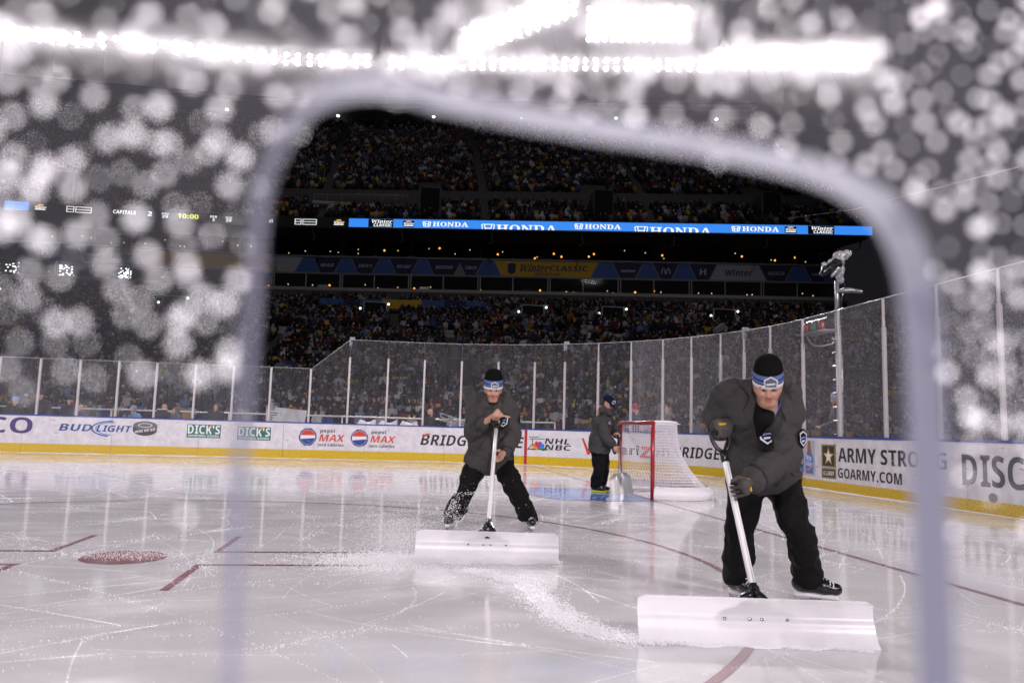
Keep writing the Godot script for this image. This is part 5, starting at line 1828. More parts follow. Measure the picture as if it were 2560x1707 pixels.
func people() -> void:
	var weave := noise_tex(512, 0.011, 31, Color(0, 0, 0), Color(1, 1, 1), 4)
	(weave.noise as FastNoiseLite).fractal_type = FastNoiseLite.FRACTAL_RIDGED
	var grey := cloth("jacket_grey", lin(0.052, 0.048, 0.047), 0.8, 0.9, weave, 1.7)
	var black := cloth("trouser_black", lin(0.0035, 0.0034, 0.0036), 0.8, 0.9, weave, 1.6)
	var glove := cloth("glove_grey", lin(0.085, 0.075, 0.07), 0.8, 0.3, weave, 6.0)
	var j: Dictionary = JR.duplicate()
	j.head += Vector3(0, -0.035, 0)
	var ax: Vector3 = (j.grip - j.hand_end).normalized()
	worker("person", "tall person in grey jacket, black trousers and skates bending over the nearest white snow pusher", j, Vector3(-0.37, -0.5, 0.85), Vector3(0.99, 0.0, -0.1).normalized(), Vector3(-0.1, -0.38, 0.92).normalized(), {
		"girth": 0.9, "hem": 0.035, "head_size": 0.86, "jacket": grey, "trousers": black, "gloves": glove, "fat": 1.02, "hat": "beanie", "feet": "skate", "shirt": true, "roll": 0.0,
		"hood": [[0.02, 0.16, 0.04, 0.13, 0.15, 0.02, 0.036], [0.13, 0.15, 0.02, 0.19, 0.05, -0.01, 0.038], [0.19, 0.05, -0.01, 0.17, -0.10, -0.09, 0.042], [-0.10, 0.02, 0.03, -0.12, -0.1, -0.08, 0.035], [-0.09, 0.02, 0.06, 0.08, 0.05, 0.06, 0.055]],
		"hands": [[j.grip + Vector3(0, 0.03, 0), Vector3(0.85, 0.1, -0.5).normalized(), Vector3(0, 0.9, 0.45), j.wrR, 0.017, 1.0, NONE], [j.hdL, ax, Vector3(0.75, 0.25, 0.55), j.wrL, 0.027, 1.0, NONE]],
		"patches": [[Vector3(-1.943, 1.041, 8.698), Vector3(-0.3, 0.15, 1), 0.12], [JR.shL.lerp(JR.elL, 0.62) + Vector3(0.07, 0, 0.07), Vector3(0.55, 0, 0.85), 0.10]]})
	j = JM.duplicate()
	j.head += Vector3(0, -0.03, 0)
	ax = (j.grip - j.hand_end).normalized()
	worker("person", "person in grey jacket and striped hat standing astride behind the middle snow pusher", j, Vector3(-0.1, -0.3, 0.95), Vector3(0.99, 0.0, -0.12).normalized(), Vector3(-0.12, -0.05, 0.99).normalized(), {
		"girth": 0.95, "hem": 0.17, "hem_v": 0.42, "jacket": grey, "trousers": black, "hat": "beanie", "feet": "skate", "fat": 1.1,
		"hood": [[-0.12, 0.02, 0.03, 0.12, 0.02, 0.03, 0.055], [-0.125, 0.03, 0.02, -0.07, -0.07, -0.10, 0.04], [0.125, 0.03, 0.02, 0.07, -0.07, -0.10, 0.04], [-0.05, 0.0, -0.08, 0.05, 0.0, -0.08, 0.035]],
		"hands": [[j.grip + Vector3(0, 0.035, 0), Vector3(0.98, 0.0, -0.15).normalized(), Vector3(-0.1, 0.6, 0.75), j.wrR, 0.017, 1.0, Vector3(0.93, -0.15, 0.3).normalized()], [j.hdL, ax, Vector3(0.9, -0.1, 0.35), j.wrL, 0.027, 1.0, NONE]],
		"patches": [[JM.chest + Vector3(0.08, -0.05, 0.20), Vector3(0, 0, 1), 0.13], [JM.shL.lerp(JM.elL, 0.4) + Vector3(0.085, 0, 0.04), Vector3(0.9, 0, 0.45), 0.09]]})
	j = JB.duplicate()
	ax = (j.grip - j.bl_top).normalized()
	worker("person", "person in navy peaked cap and grey jacket scraping the blue crease beside the goal", j, Vector3(0.72, -0.55, 0.45), Vector3(0.4, 0.0, -0.92).normalized(), Vector3(0.9, -0.2, 0.4).normalized(), {
		"girth": 0.98, "hem": 0.04, "jacket": grey, "trousers": black, "hat": "cap", "hair": true, "feet": "shoe", "fat": 1.1,
		"hood": [[-0.1, 0.05, 0.03, 0.1, 0.05, 0.03, 0.07], [-0.08, 0.08, -0.02, 0.08, 0.08, -0.02, 0.065], [-0.09, 0.03, -0.08, 0.09, 0.03, -0.08, 0.05]],
		"hands": [[j.hdR, ax, Vector3(-0.5, 0.3, 0.7), j.wrR, 0.018, 1.0, NONE], [j.grip + Vector3(0, 0.03, 0), Vector3(0.4, 0, -0.9).normalized(), Vector3(-0.5, 0.6, 0), j.wrL, 0.017, 1.0, NONE]],
		"patches": [[JB.chest + Vector3(0.06, 0.02, 0.2), Vector3(0.35, 0.1, 0.9), 0.06]]})

# ---------------------------------------------------------------- snow pushers and scoop
func pusher(label: String, a: Vector3, b: Vector3, grip: Vector3, tip: Vector3) -> void:
	var mid := (a + b) / 2
	var t := thing("snow_pusher", mid, label, "snow shovel", "snow pushers")
	var right := (b - a).normalized()
	var w := (b - a).length()
	var n := right.cross(Vector3.UP).normalized()
	if n.z < 0: n = -n
	var prof := smooth_path([Vector2(0.075, 0.003), Vector2(0.05, 0.03), Vector2(0.024, 0.07), Vector2(0.012, 0.105), Vector2(-0.004, 0.128), Vector2(-0.008, 0.16), Vector2(-0.004, 0.195), Vector2(0.006, 0.222)], false, 3)
	var white := mat("pusher_plastic", lin(0.90, 0.875, 0.90), 0.32)
	white.backlight_enabled = true
	white.backlight = Color(0.85, 0.85, 0.85)
	white.albedo_texture = noise_tex(512, 0.008, 51, Color(0.96, 0.96, 0.97), Color(1, 1, 1), 3)
	white.uv1_triplanar = true
	white.uv1_scale = Vector3(1.2, 1.2, 1.2)
	white.clearcoat_enabled = true
	white.clearcoat = 0.3
	white.clearcoat_roughness = 0.25
	var st := start(false)
	var cols := 30
	var front := []
	var back := []
	for i in cols + 1:
		var u := lerpf(-w / 2, w / 2, float(i) / cols)
		var e := maxf(absf(u) - (w / 2 - 0.03), 0.0) / 0.03
		var fr := []
		var bk := []
		for p in prof:
			var y: float = p.y
			if y > 0.2: y = lerpf(y, 0.204 + (y - 0.204) * 0.1, e * e * e)
			var f: Vector3 = right * u + n * (p.x + 0.004 * sin(u * 5.0)) + Vector3(0, y, 0)
			fr.append(f); bk.append(f - n * 0.006)
		front.append(fr); back.append(bk)
	for i in cols:
		for k in prof.size() - 1:
			quad(st, front[i][k], front[i][k + 1], front[i + 1][k + 1], front[i + 1][k])
	for i in cols:
		var m := prof.size() - 1
		quad(st, front[i][m], back[i][m], back[i + 1][m], front[i + 1][m])
	build("blade", st, white, t)
	# bracket behind the blade, its socket and bolts
	var dark := mat("bracket_black", lin(0.012, 0.012, 0.014), 0.3)
	st = start()
	var c := Vector3(0, 0.125, 0) - n * 0.016
	for i in 14:
		var p := []
		for k in 2:
			var q := lerpf(PI, 0, float(i + k) / 14)
			p.append(c + right * cos(q) * w * 0.165 + Vector3(0, sin(q) * 0.06, 0))
		for z in [0.0, 0.018]:
			quad(st, c - n * z + right * (p[0] - c).dot(right), p[0] - n * z, p[1] - n * z, c - n * z + right * (p[1] - c).dot(right))
		quad(st, p[0], p[0] - n * 0.018, p[1] - n * 0.018, p[1])
	box(st, Transform3D(Basis(right, Vector3.UP, n), c - n * 0.008 - Vector3(0, 0.008, 0)), Vector3(w * 0.34, 0.03, 0.03), 0.005)
	build("bracket", st, dark, t)
	st = start(false)
	var end := tip - mid
	var dir := (grip - tip).normalized()
	tube(st, [c + Vector3(0, 0.03, 0) - n * 0.02, end - dir * 0.06, end, end + dir * 0.05], [0.04, 0.030, 0.026, 0.024], 12)
	for s in [-1.0, 1.0]:
		tube(st, [c + right * s * 0.10 + Vector3(0, 0.04, 0) - n * 0.02, c + right * s * 0.05 + Vector3(0, 0.085, 0) - n * 0.03, end], [0.02, 0.024, 0.03], 8)
	build("socket", st, dark, t)
	st = start(false)
	for u in [-0.157, -0.03, 0.03, 0.157]:
		lathe(st, Transform3D(Basis(right, n, -Vector3.UP), right * u * w / 1.19 + Vector3(0, 0.118, 0) + n * 0.008), [Vector2(0.009, -0.004), Vector2(0.009, 0.003), Vector2(0.0, 0.006)], 10)
	build("bolts", st, mat("steel", lin(0.5, 0.5, 0.5), 0.2, 0.9), t)
	st = start(false)
	tube(st, [end, grip - mid - dir * 0.10], 0.0185, 16)
	build("handle", st, mat("handle_white", lin(0.80, 0.78, 0.80), 0.3), t)
	d_grip(t, grip - mid, dir, right)

func d_grip(t: Node, g: Vector3, dir: Vector3, right: Vector3) -> void:
	var st := start(false)
	var r := (right - dir * right.dot(dir)).normalized()
	tube(st, [g - dir * 0.15, g - dir * 0.08], 0.023, 12)
	for s in [-1.0, 1.0]:
		tube(st, smooth_path([g - dir * 0.09, g - dir * 0.06 + r * s * 0.032, g - dir * 0.01 + r * s * 0.05, g + dir * 0.03 + r * s * 0.05], false, 4), 0.012, 8)
	tube(st, [g + dir * 0.03 - r * 0.052, g + dir * 0.03 + r * 0.052], 0.0155, 10)
	build("grip", st, mat("bracket_black", lin(0.012, 0.012, 0.014), 0.3), t)

func scoop() -> void:
	var tip: Vector3 = JB.bl_bot
	var top: Vector3 = JB.bl_top
	var grip: Vector3 = JB.grip
	var t := thing("scoop_shovel", Vector3(tip.x, 0, tip.z), "pale scoop shovel with wooden shaft resting on the blue crease", "shovel")
	var o := t.position
	var dir := (top - tip).normalized()
	var right := Vector3(0.93, 0, 0.36).normalized()
	right = (right - dir * right.dot(dir)).normalized()
	var n := right.cross(dir).normalized()
	if n.z < 0: n = -n
	var st := start(false)
	var rows := 14
	var cols := 16
	var g := []
	for i in rows + 1:
		var v := float(i) / rows
		var half := 0.185 * (0.98 if v < 0.75 else 0.98 - 0.5 * pow((v - 0.75) / 0.25, 1.7))
		var line := []
		for k in cols + 1:
			var u := float(k) / cols * 2 - 1
			var dish := 0.055 * u * u + (0.006 if absf(absf(u) - 0.42) < 0.07 and v < 0.85 else 0.0) - 0.02 * exp(-u * u * 18) * smoothstep(0.3, 1.0, v) * -1.5
			line.append(tip - o + Vector3(0, 0.004, 0) + dir * v * 0.37 + right * u * half + n * (dish - 0.05))
		g.append(line)
	for i in rows:
		for k in cols:
			quad(st, g[i][k], g[i + 1][k], g[i + 1][k + 1], g[i][k + 1])
			quad(st, g[i][k] - n * 0.004, g[i][k + 1] - n * 0.004, g[i + 1][k + 1] - n * 0.004, g[i + 1][k] - n * 0.004)
	build("scoop_blade", st, mat("scoop_alloy", lin(0.46, 0.44, 0.43), 0.35, 0.4), t)
	st = start(false)
	tube(st, [tip - o + dir * 0.2 - n * 0.03, top - o + dir * 0.02, (top - o).lerp(grip - o, 0.25)], [0.012, 0.026, 0.022], 10)
	build("socket", st, mats["scoop_alloy"], t)
	st = start(false)
	tube(st, [(top - o).lerp(grip - o, 0.2), grip - o - (grip - top).normalized() * 0.12], 0.019, 10)
	build("shaft", st, mat("shaft_wood", lin(0.52, 0.36, 0.18), 0.5), t)
	d_grip(t, grip - o, (grip - top).normalized(), Vector3(0.4, 0, -0.92))

# ---------------------------------------------------------------- loose snow
func grain_mesh() -> ArrayMesh:
	var st := start()
	var v := [Vector3(1, 0, 0), Vector3(-1, 0.1, 0), Vector3(0, 0.8, 0), Vector3(0, -0.8, 0.1), Vector3(0, 0, 1), Vector3(0.1, 0, -1)]
	for f in [[0, 2, 4], [4, 2, 1], [1, 2, 5], [5, 2, 0], [4, 3, 0], [1, 3, 4], [5, 3, 1], [0, 3, 5]]: tri(st, v[f[0]], v[f[1]], v[f[2]])
	st.generate_normals()
	return st.commit()

func grain(p: Vector3, r: float) -> Transform3D:
	return Transform3D(Basis(Vector3(rng.randf(), rng.randf(), rng.randf() + 0.01).normalized(), rng.randf() * TAU).scaled(Vector3(r, r * rng.randf_range(0.5, 1.0), r)), p)

func snow() -> void:
	var white := mat("snow_white", lin(0.86, 0.85, 0.88), 0.45, 0.0, 0.5)
	var gm := grain_mesh()
	# shavings scattered over the ice, thick along skate cuts
	var xs := []
	for k in 9000:
		var p := Vector3(rng.randf_range(-11, 4.3), 0.004, rng.randf_range(-9.5, 10.6))
		xs.append(grain(p, rng.randf_range(0.0015, 0.0042)))
	for k in 1500:
		xs.append(grain(Vector3(-6.1 + rng.randfn(0, 0.3), 0.006, 6.55 + rng.randfn(0, 0.12)), rng.randf_range(0.0015, 0.004)))
	for k in 14000:
		var p := Vector3(rng.randf_range(-8.5, 2.0), 0.003, rng.randf_range(4.0, 10.7))
		if sin(p.x * 2.3 + p.z) + sin(p.z * 3.1 - p.x) + rng.randfn(0, 0.7) < 0.3: continue
		xs.append(grain(p, rng.randf_range(0.001, 0.003)))
	# frosted patches where many skates have turned
	for k in 60:
		var c := Vector2(rng.randf_range(-12, 3.5), rng.randf_range(-9.5, 10.5))
		var a := rng.randf() * TAU
		var l := rng.randf_range(0.15, 0.7)
		for i in int(rng.randf_range(60, 260)):
			var q := c + Vector2(rng.randfn(0, l), rng.randfn(0, l * 0.18)).rotated(a)
			if q.x > 4.4 or q.y < -10.9 or q.y > 11.5: continue
			xs.append(grain(Vector3(q.x, 0.004, q.y), rng.randf_range(0.0015, 0.005)))
	for k in 360:
		var p := Vector2(rng.randf_range(-13, 4), rng.randf_range(-10.5, 10.8))
		var a := rng.randf() * TAU
		var turn := rng.randfn(0.0, 0.007)
		var thick := rng.randf_range(0.006, 0.05) if rng.randf() < 0.35 else 0.004
		var fade := rng.randf_range(0.3, 1.0)
		for i in int(rng.randf_range(30, 200)):
			a += turn
			p += Vector2(cos(a), sin(a)) * 0.018
			if rng.randf() > fade: continue
			var q := p + Vector2(rng.randfn(0, thick), rng.randfn(0, thick))
			if q.x > 4.4 or q.y < -10.9: continue
			xs.append(grain(Vector3(q.x, 0.004, q.y), rng.randf_range(0.002, 0.0055)))
	multi("ice_shavings", "white ice shavings lying along skate cuts all over the ice", "snow", gm, white, xs, [])
	# the swept trail between the two pushers
	var path := smooth_path([Vector2(-3.52, 7.22), Vector2(-3.34, 7.45), Vector2(-3.2, 7.75), Vector2(-3.17, 8.33), Vector2(-3.12, 8.75), Vector2(-2.97, 9.06), Vector2(-2.72, 9.17)], false, 12)
	ridge("snow_trail", "curved trail of swept snow running from the middle pusher to the nearest one", path, 0.075, 0.004, 17, white)
	xs = []
	for k in 10000:
		var i := rng.randi_range(0, path.size() - 1)
		var q: Vector2 = path[i] + Vector2(rng.randfn(0, 0.07), rng.randfn(0, 0.05))
		xs.append(grain(Vector3(q.x, 0.004 + rng.randf() * 0.012, q.y), rng.randf_range(0.002, 0.0065)))
	multi("trail_snow", "loose snow grains along the curved trail between the two pushers", "snow", gm, white, xs, [])
	# scrapings thrown against the foot of the boards
	var foot := []
	for k in 150:
		var b := board(lerpf(-17.0, 17.0, k / 149.0))
		var p: Vector3 = b[0] + b[1] * 0.05
		foot.append(Vector2(p.x, p.z))
	ridge("snow_edge", "thin line of scraped snow along the foot of the boards", foot, 0.06, 0.02, 37, white)
	# banks pushed up by the blades
	var bank := []
	for i in 40: bank.append(Vector2(lerpf(-2.87, -1.72, i / 39.0), lerpf(9.17, 9.36, i / 39.0) + 0.02 * sin(i * 0.7)))
	ridge("snow_bank", "low bank of slush along the foot of the nearest white pusher", bank, 0.035, 0.012, 23, white)
	bank = []
	for i in 40: bank.append(Vector2(lerpf(-4.15, -2.8, i / 39.0), lerpf(6.68, 6.86, i / 39.0) + 0.03 * sin(i * 0.5)))
	ridge("snow_bank", "broad bank of loose snow in front of the middle white pusher", bank, 0.12, 0.022, 29, white)
	xs = []
	for k in 3500:
		var f := rng.randf()
		xs.append(grain(Vector3(lerpf(-2.87, -1.7, f), 0.003 + rng.randf() * 0.007, lerpf(9.17, 9.36, f) + rng.randfn(0.0, 0.022)), rng.randf_range(0.0015, 0.004)))
	for k in 5000:
		var f := rng.randf()
		xs.append(grain(Vector3(lerpf(-4.2, -2.78, f), 0.006 + rng.randf() * 0.03, lerpf(6.68, 6.88, f) + rng.randfn(0.03, 0.075)), rng.randf_range(0.002, 0.006)))
	multi("blade_snow", "loose grains of snow heaped along the feet of the two white pushers", "snow", gm, white, xs, [])
	# spray thrown up at the left end of the middle pusher
	xs = []
	for k in 9500:
		var t := rng.randf()
		var p := Vector3(-3.95 - rng.randf() * 0.45 * t, 0.0, 6.62 - rng.randf() * 0.35) + Vector3(rng.randfn(0, 0.12), absf(rng.randfn(0, 0.13)) + t * t * 0.12, rng.randfn(0, 0.12))
		xs.append(grain(p, rng.randf_range(0.001, 0.0034)))
	for k in 7500:
		var q := Vector2(-4.12, 6.8) + Vector2(rng.randfn(0, 0.3), rng.randfn(0, 0.2))
		xs.append(grain(Vector3(q.x, 0.004 + absf(rng.randfn(0, 0.02)), q.y), rng.randf_range(0.002, 0.006)))
	for k in 1700:
		xs.append(grain(Vector3(-3.5 + rng.randfn(0, 0.25), absf(rng.randfn(0.08, 0.2)), 5.6 + rng.randfn(0, 0.5)), rng.randf_range(0.0015, 0.004)))
	multi("snow_spray", "burst of snow spray flying at the left end of the middle pusher", "snow", gm, white, xs, [])
	# snow caught on the nearer trouser leg of the person behind it
	xs = []
	var kn: Vector3 = JM.knR
	var an: Vector3 = JM.anR
	for k in 900:
		var f := 1.0 - pow(rng.randf(), 1.4)
		var a := rng.randf_range(-1.4, 1.4)
		var p := kn.lerp(an, f) + Vector3(sin(a), 0, cos(a)) * 0.108
		xs.append(grain(p, rng.randf_range(0.002, 0.008)))
	for k in 200:
		xs.append(grain(Vector3(-3.335, 0.17, 6.62) + Vector3(rng.randfn(0, 0.05), rng.randfn(0.03, 0.03), rng.randfn(0.0, 0.04)), rng.randf_range(0.002, 0.007)))
	multi("caught_snow", "snow grains stuck to the wet trouser leg behind the middle pusher", "snow", gm, white, xs, [])

func ridge(called: String, label: String, path: Array, half: float, height: float, seed_value: int, m: Material) -> void:
	var n := FastNoiseLite.new()
	n.seed = seed_value
	n.frequency = 9.0
	n.fractal_octaves = 5
	var st := start(false)
	var rows := []
	for i in path.size():
		var d: Vector2 = (path[mini(i + 1, path.size() - 1)] - path[maxi(i - 1, 0)]).normalized()
		var o := d.orthogonal()
		var f := sin(PI * clampf(float(i) / (path.size() - 1), 0.02, 0.98))
		var line := []
		for k in 13:
			var u := k / 6.0 - 1.0
			var p: Vector2 = path[i] + o * u * half * (0.55 + 0.6 * n.get_noise_2d(path[i].x * 0.6 + signf(u) * 5, path[i].y * 0.6) + 0.35 * f)
			var h := maxf(0.0, (1 - u * u)) * height * (0.75 + 0.9 * n.get_noise_2d(p.x * 2.2, p.y * 2.2)) * minf(1.0, f * 3.0)
			line.append(Vector3(p.x, 0.001 + maxf(h, -0.01), p.y))
		rows.append(line)
	for i in rows.size() - 1:
		for k in 12:
			quad(st, rows[i][k], rows[i][k + 1], rows[i + 1][k + 1], rows[i + 1][k])
	tag(build(called, st, m), label, "snow", "", "stuff")

# ---------------------------------------------------------------- behind the glass
func onlooker(p: Vector3, turn: float, tall: float, label: String, coat: Material, hat: Color, hooded := false) -> Node3D:
	var t := thing("person", p, label, "person", "people behind the glass")
	t.rotation.y = turn
	t.scale = Vector3.ONE * tall
	if onlooker_parts.is_empty():
		var st := start(false)
		nets(st, [cap(Vector3(0, 1.46, 0), Vector3(0, 1.3, 0), 0.06, 0.09), cap(Vector3(0, 1.3, 0), Vector3(0, 0.9, 0), 0.12, 0.12), cap(Vector3(-0.09, 0.88, 0), Vector3(-0.11, 0.07, 0), 0.075, 0.05), cap(Vector3(0.09, 0.88, 0), Vector3(0.11, 0.07, 0), 0.075, 0.05), cap(Vector3(-0.11, 0.04, 0), Vector3(-0.12, 0.04, 0.15), 0.045, 0.04), cap(Vector3(0.11, 0.04, 0), Vector3(0.12, 0.04, 0.15), 0.045, 0.04), cap(Vector3(-0.14, 0.98, 0.34), Vector3(-0.1, 1.0, 0.42), 0.04, 0.03), cap(Vector3(0.14, 0.98, 0.34), Vector3(0.1, 1.0, 0.42), 0.04, 0.03)], 0.022, 0.0, 9.0, 1, SKIN)
		nets(st, moved(head_ops(), at(Vector3(0, 1.6, 0.03))), 0.008, 0.0, 9.0, 1, SKIN)
		st.generate_normals()
		onlooker_parts.append(st.commit())
		st = start(false)
		nets(st, [squashed(Vector3(-0.15, 1.38, 0), Vector3(0.15, 1.38, 0), 0.1, 0.1, Vector3.BACK, 1.1, 0.06), squashed(Vector3(-0.08, 1.2, 0), Vector3(0.08, 1.2, 0), 0.16, 0.16, Vector3.BACK, 1.2, 0.08), squashed(Vector3(-0.07, 0.85, 0), Vector3(0.07, 0.85, 0), 0.17, 0.17, Vector3.BACK, 1.15, 0.1), cap(Vector3(0, 1.2, 0), Vector3(0, 0.85, 0), 0.15, 0.16, 0.08), cap(Vector3(0, 1.48, 0), Vector3(0, 1.42, 0), 0.09, 0.1, 0.04), cap(Vector3(-0.21, 1.37, 0), Vector3(-0.27, 1.1, 0.02), 0.09, 0.08, 0.05), cap(Vector3(-0.27, 1.1, 0.02), Vector3(-0.15, 0.98, 0.31), 0.08, 0.06, 0.03), cap(Vector3(0.21, 1.37, 0), Vector3(0.27, 1.1, 0.02), 0.09, 0.08, 0.05), cap(Vector3(0.27, 1.1, 0.02), Vector3(0.15, 0.98, 0.31), 0.08, 0.06, 0.03)], 0.02, 0.012, 5.0, 6)
		st.generate_normals()
		onlooker_parts.append(st.commit())
		st = start(false)
		lathe(st, at(Vector3(0, 1.6, 0.02)), [Vector2(0.10, 0.03), Vector2(0.118, 0.032), Vector2(0.117, 0.09), Vector2(0.10, 0.15), Vector2(0.05, 0.185), Vector2(0, 0.19)], 16, 0.86)
		st.generate_normals()
		onlooker_parts.append(st.commit())
		st = start(false)
		nets(st, [squashed(Vector3(0, 1.64, -0.03), Vector3(0, 1.55, -0.04), 0.135, 0.125, Vector3.RIGHT, 1.15, 0.02), carve(Vector3(0, 1.60, 0.12), Vector3(0, 1.6, 0.2), 0.095, 0.02)], 0.014)
		st.generate_normals()
		onlooker_parts.append(st.commit())
		st = start(false)
		nets(st, [squashed(Vector3(-0.08, 0.86, 0), Vector3(0.08, 0.86, 0), 0.13, 0.13, Vector3.BACK, 1.1, 0.05), cap(Vector3(-0.09, 0.85, 0), Vector3(-0.11, 0.1, 0), 0.11, 0.085, 0.04), cap(Vector3(0.09, 0.85, 0), Vector3(0.11, 0.1, 0), 0.11, 0.085, 0.04)], 0.022)
		st.generate_normals()
		onlooker_parts.append(st.commit())
	place("body", onlooker_parts[0], vc_mat("skin", 0.5, 0.5), t)
	place("coat", onlooker_parts[1], coat, t)
	place("trousers", onlooker_parts[4], mat("onlooker_trousers", lin(0.015, 0.015, 0.018), 0.8), t)
	if hooded: place("hood", onlooker_parts[3], coat, t)
	elif hat.a > 0.0: place("knit_hat", onlooker_parts[2], mat("hat_" + str(hat.to_rgba32()), hat, 0.9), t)
	return t

var onlooker_parts := []

func behind_the_glass() -> void:
	var grey := mat("onlooker_grey", lin(0.10, 0.095, 0.09), 0.8)
	var dark := mat("onlooker_dark", lin(0.014, 0.014, 0.018), 0.8)
	var navy := mat("onlooker_navy", lin(0.015, 0.025, 0.07), 0.8)
	var pale_blue := mat("onlooker_pale_blue", lin(0.16, 0.25, 0.42), 0.7)
	var none := Color(0, 0, 0, 0)
	onlooker(Vector3(-15.1, -0.05, -13.4), 0.5, 1.08, "tall person in dark coat standing second from the left behind the glass", dark, lin(0.03, 0.03, 0.04))
	onlooker(Vector3(-15.62, -0.05, -13.0), 0.2, 0.94, "person in pale blue knit hat and dark coat at the left edge behind the glass", dark, lin(0.22, 0.33, 0.6))
	onlooker(Vector3(-13.8, -0.05, -13.2), -0.6, 0.86, "bareheaded person in navy coat sitting low behind the glass above the swoosh lettering", navy, none)
	onlooker(Vector3(-14.3, -0.05, -13.7), -0.3, 1.0, "person in dark coat beside the bareheaded one behind the glass", dark, lin(0.02, 0.02, 0.02))
	onlooker(Vector3(-12.27, -0.05, -13.2), 0.1, 0.86, "hooded person in pale blue coat holding a black camera over the boards", pale_blue, none, true)
	onlooker(Vector3(-11.4, -0.05, -13.4), 0.9, 0.92, "person in dark coat with pale collar looking right behind the glass", dark, none)
	onlooker(Vector3(-10.98, -0.05, -13.2), -0.8, 0.86, "person in grey fur-trimmed hood low behind the glass", grey, none, true)
	onlooker(Vector3(-9.8, -0.05, -13.4), 0.0, 0.95, "person in dark hooded coat behind the glass left of the hole's edge", dark, none, true)
	onlooker(Vector3(-2.95, -0.05, -13.2), 1.0, 0.98, "broad person in black coat bent behind the glass beside the metal truss", dark, none)
	onlooker(Vector3(3.55, -0.05, -8.6), 0.8, 1.12, "hooded person in grey coat seen through the glass over the goal", grey, none, true)
	onlooker(Vector3(2.85, -0.05, -9.2), 0.6, 1.1, "person in red knit hat and navy coat beside the capped worker's shoulder", navy, lin(0.35, 0.03, 0.03))
	onlooker(Vector3(6.1, 0.25, -3.9), -2.0, 1.06, "camera operator in black coat and striped knit hat below the tall pole", dark, lin(0.3, 0.36, 0.6))
	var st := start()
	box(st, at(Vector3(6.1, 0.1, -3.9), 0.3), Vector3(1.4, 0.3, 1.4), 0.02)
	tag(build("camera_platform", st, mat("platform_grey", lin(0.1, 0.1, 0.1), 0.7)), "low grey platform under the camera operator", "platform")
	# handheld cameras resting at the rail
	for e in [[Vector3(-12.3, 1.14, -12.78), "black camera held up by the pale blue hooded person", 1.0], [Vector3(-11.28, 1.14, -12.8), "small black monitor beside the fur-trimmed hood", 1.5]]:
		var t := thing("camera" if e[2] == 1.0 else "monitor", e[0], e[1], "camera" if e[2] == 1.0 else "monitor")
		st = start()
		box(st, at(Vector3(0, 0.1, 0)), Vector3(0.24 * e[2] * 0.8, 0.2 * e[2] * 0.8, 0.14), 0.015)
		build("case", st, mat("bracket_black", lin(0.012, 0.012, 0.014), 0.3), t)
		st = start()
		box(st, at(Vector3(0, 0.1 + 0.105 * e[2] * 0.8, 0)), Vector3(0.22 * e[2] * 0.8, 0.02, 0.15), 0.004)
		build("pale_strip", st, mat("print_white"), t)
		st = start()
		box(st, at(Vector3(0, -0.02, 0)), Vector3(0.06, 0.1, 0.06))
		build("foot", st, mats["bracket_black"], t)
	# benches and their clutter along the far boards
	st = start()
	box(st, at(Vector3(-5.2, 0.98, -12.3)), Vector3(12.0, 0.05, 0.7), 0.01)
	for k in 7: box(st, at(Vector3(-11.0 + k * 1.95, 0.45, -12.3)), Vector3(0.06, 1.0, 0.5))
	tag(build("work_table", st, mat("table_dark", lin(0.03, 0.03, 0.035), 0.6)), "long dark work table along the far boards behind the glass", "table")
	var bag_spots := [[-4.95, "crumpled white bag on the table, leftmost of three"], [-4.3, "crumpled white bag on the table, middle one of three with two raised corners"], [-3.62, "crumpled white bag on the table, rightmost of three"]]
	for e in bag_spots:
		st = start(false)
		nets(st, [squashed(Vector3(-0.17, 0.08, 0), Vector3(0.17, 0.07, 0), 0.11, 0.1, Vector3.UP, 1.6, 0.05), cap(Vector3(0.12, 0.1, 0), Vector3(0.24, 0.19, 0.02), 0.06, 0.02, 0.04), cap(Vector3(-0.12, 0.1, 0), Vector3(-0.2, 0.17, 0.02), 0.06, 0.02, 0.04)], 0.02, 0.05, 4.0, int(e[0] * -10))
		var b := build("white_bag", st, mat("bag_white", lin(0.7, 0.68, 0.72), 0.5))
		b.position = Vector3(e[0], 1.0, -12.2)
		tag(b, e[1], "bag", "white bags on the table")
	# slanting metal truss and a tilted white panel
	var t := thing("metal_truss", Vector3(-2.0, 1.0, -12.6), "short silver truss leaning on the table beside the middle worker's elbow", "truss")
	var a := Vector3(-0.65, 0.52, 0); var b := Vector3(0.75, 0.1, 0)
	var chords := [[a, b], [a + Vector3(0, -0.24, 0.02), b + Vector3(0, -0.10, 0.02)], [a + Vector3(0.02, -0.12, -0.22), b + Vector3(0, -0.05, -0.22)]]
	var alloy := mat("truss_alloy", lin(0.36, 0.36, 0.38), 0.35, 0.7)
	for c in chords:
		st = start(false)
		tube(st, [c[0], c[1]], 0.022, 8)
		build("chord", st, alloy, t)
	for k in 8:
		st = start(false)
		tube(st, [chords[k % 2][0].lerp(chords[k % 2][1], k / 8.0), chords[(k + 1) % 2][0].lerp(chords[(k + 1) % 2][1], (k + 1) / 8.0)], 0.012, 6)
		build("strut", st, alloy, t)
	st = start()
	box(st, Transform3D(Basis(Vector3.RIGHT, -0.9) * Basis(Vector3.UP, 0.1), Vector3(-7.4, 1.28, -12.7)), Vector3(1.0, 0.7, 0.04), 0.01)
	tag(build("equipment_lid", st, mat("panel_white", lin(0.5, 0.5, 0.52), 0.4)), "tilted white equipment lid behind the glass above the first globe advert", "equipment lid")
	st = start()
	box(st, at(Vector3(-7.9, 1.25, -12.6)), Vector3(0.42, 0.36, 0.03), 0.006)
	tag(build("white_sign", st, mats["panel_white"]), "small pale notice sheet standing on the table near the low glass", "notice")
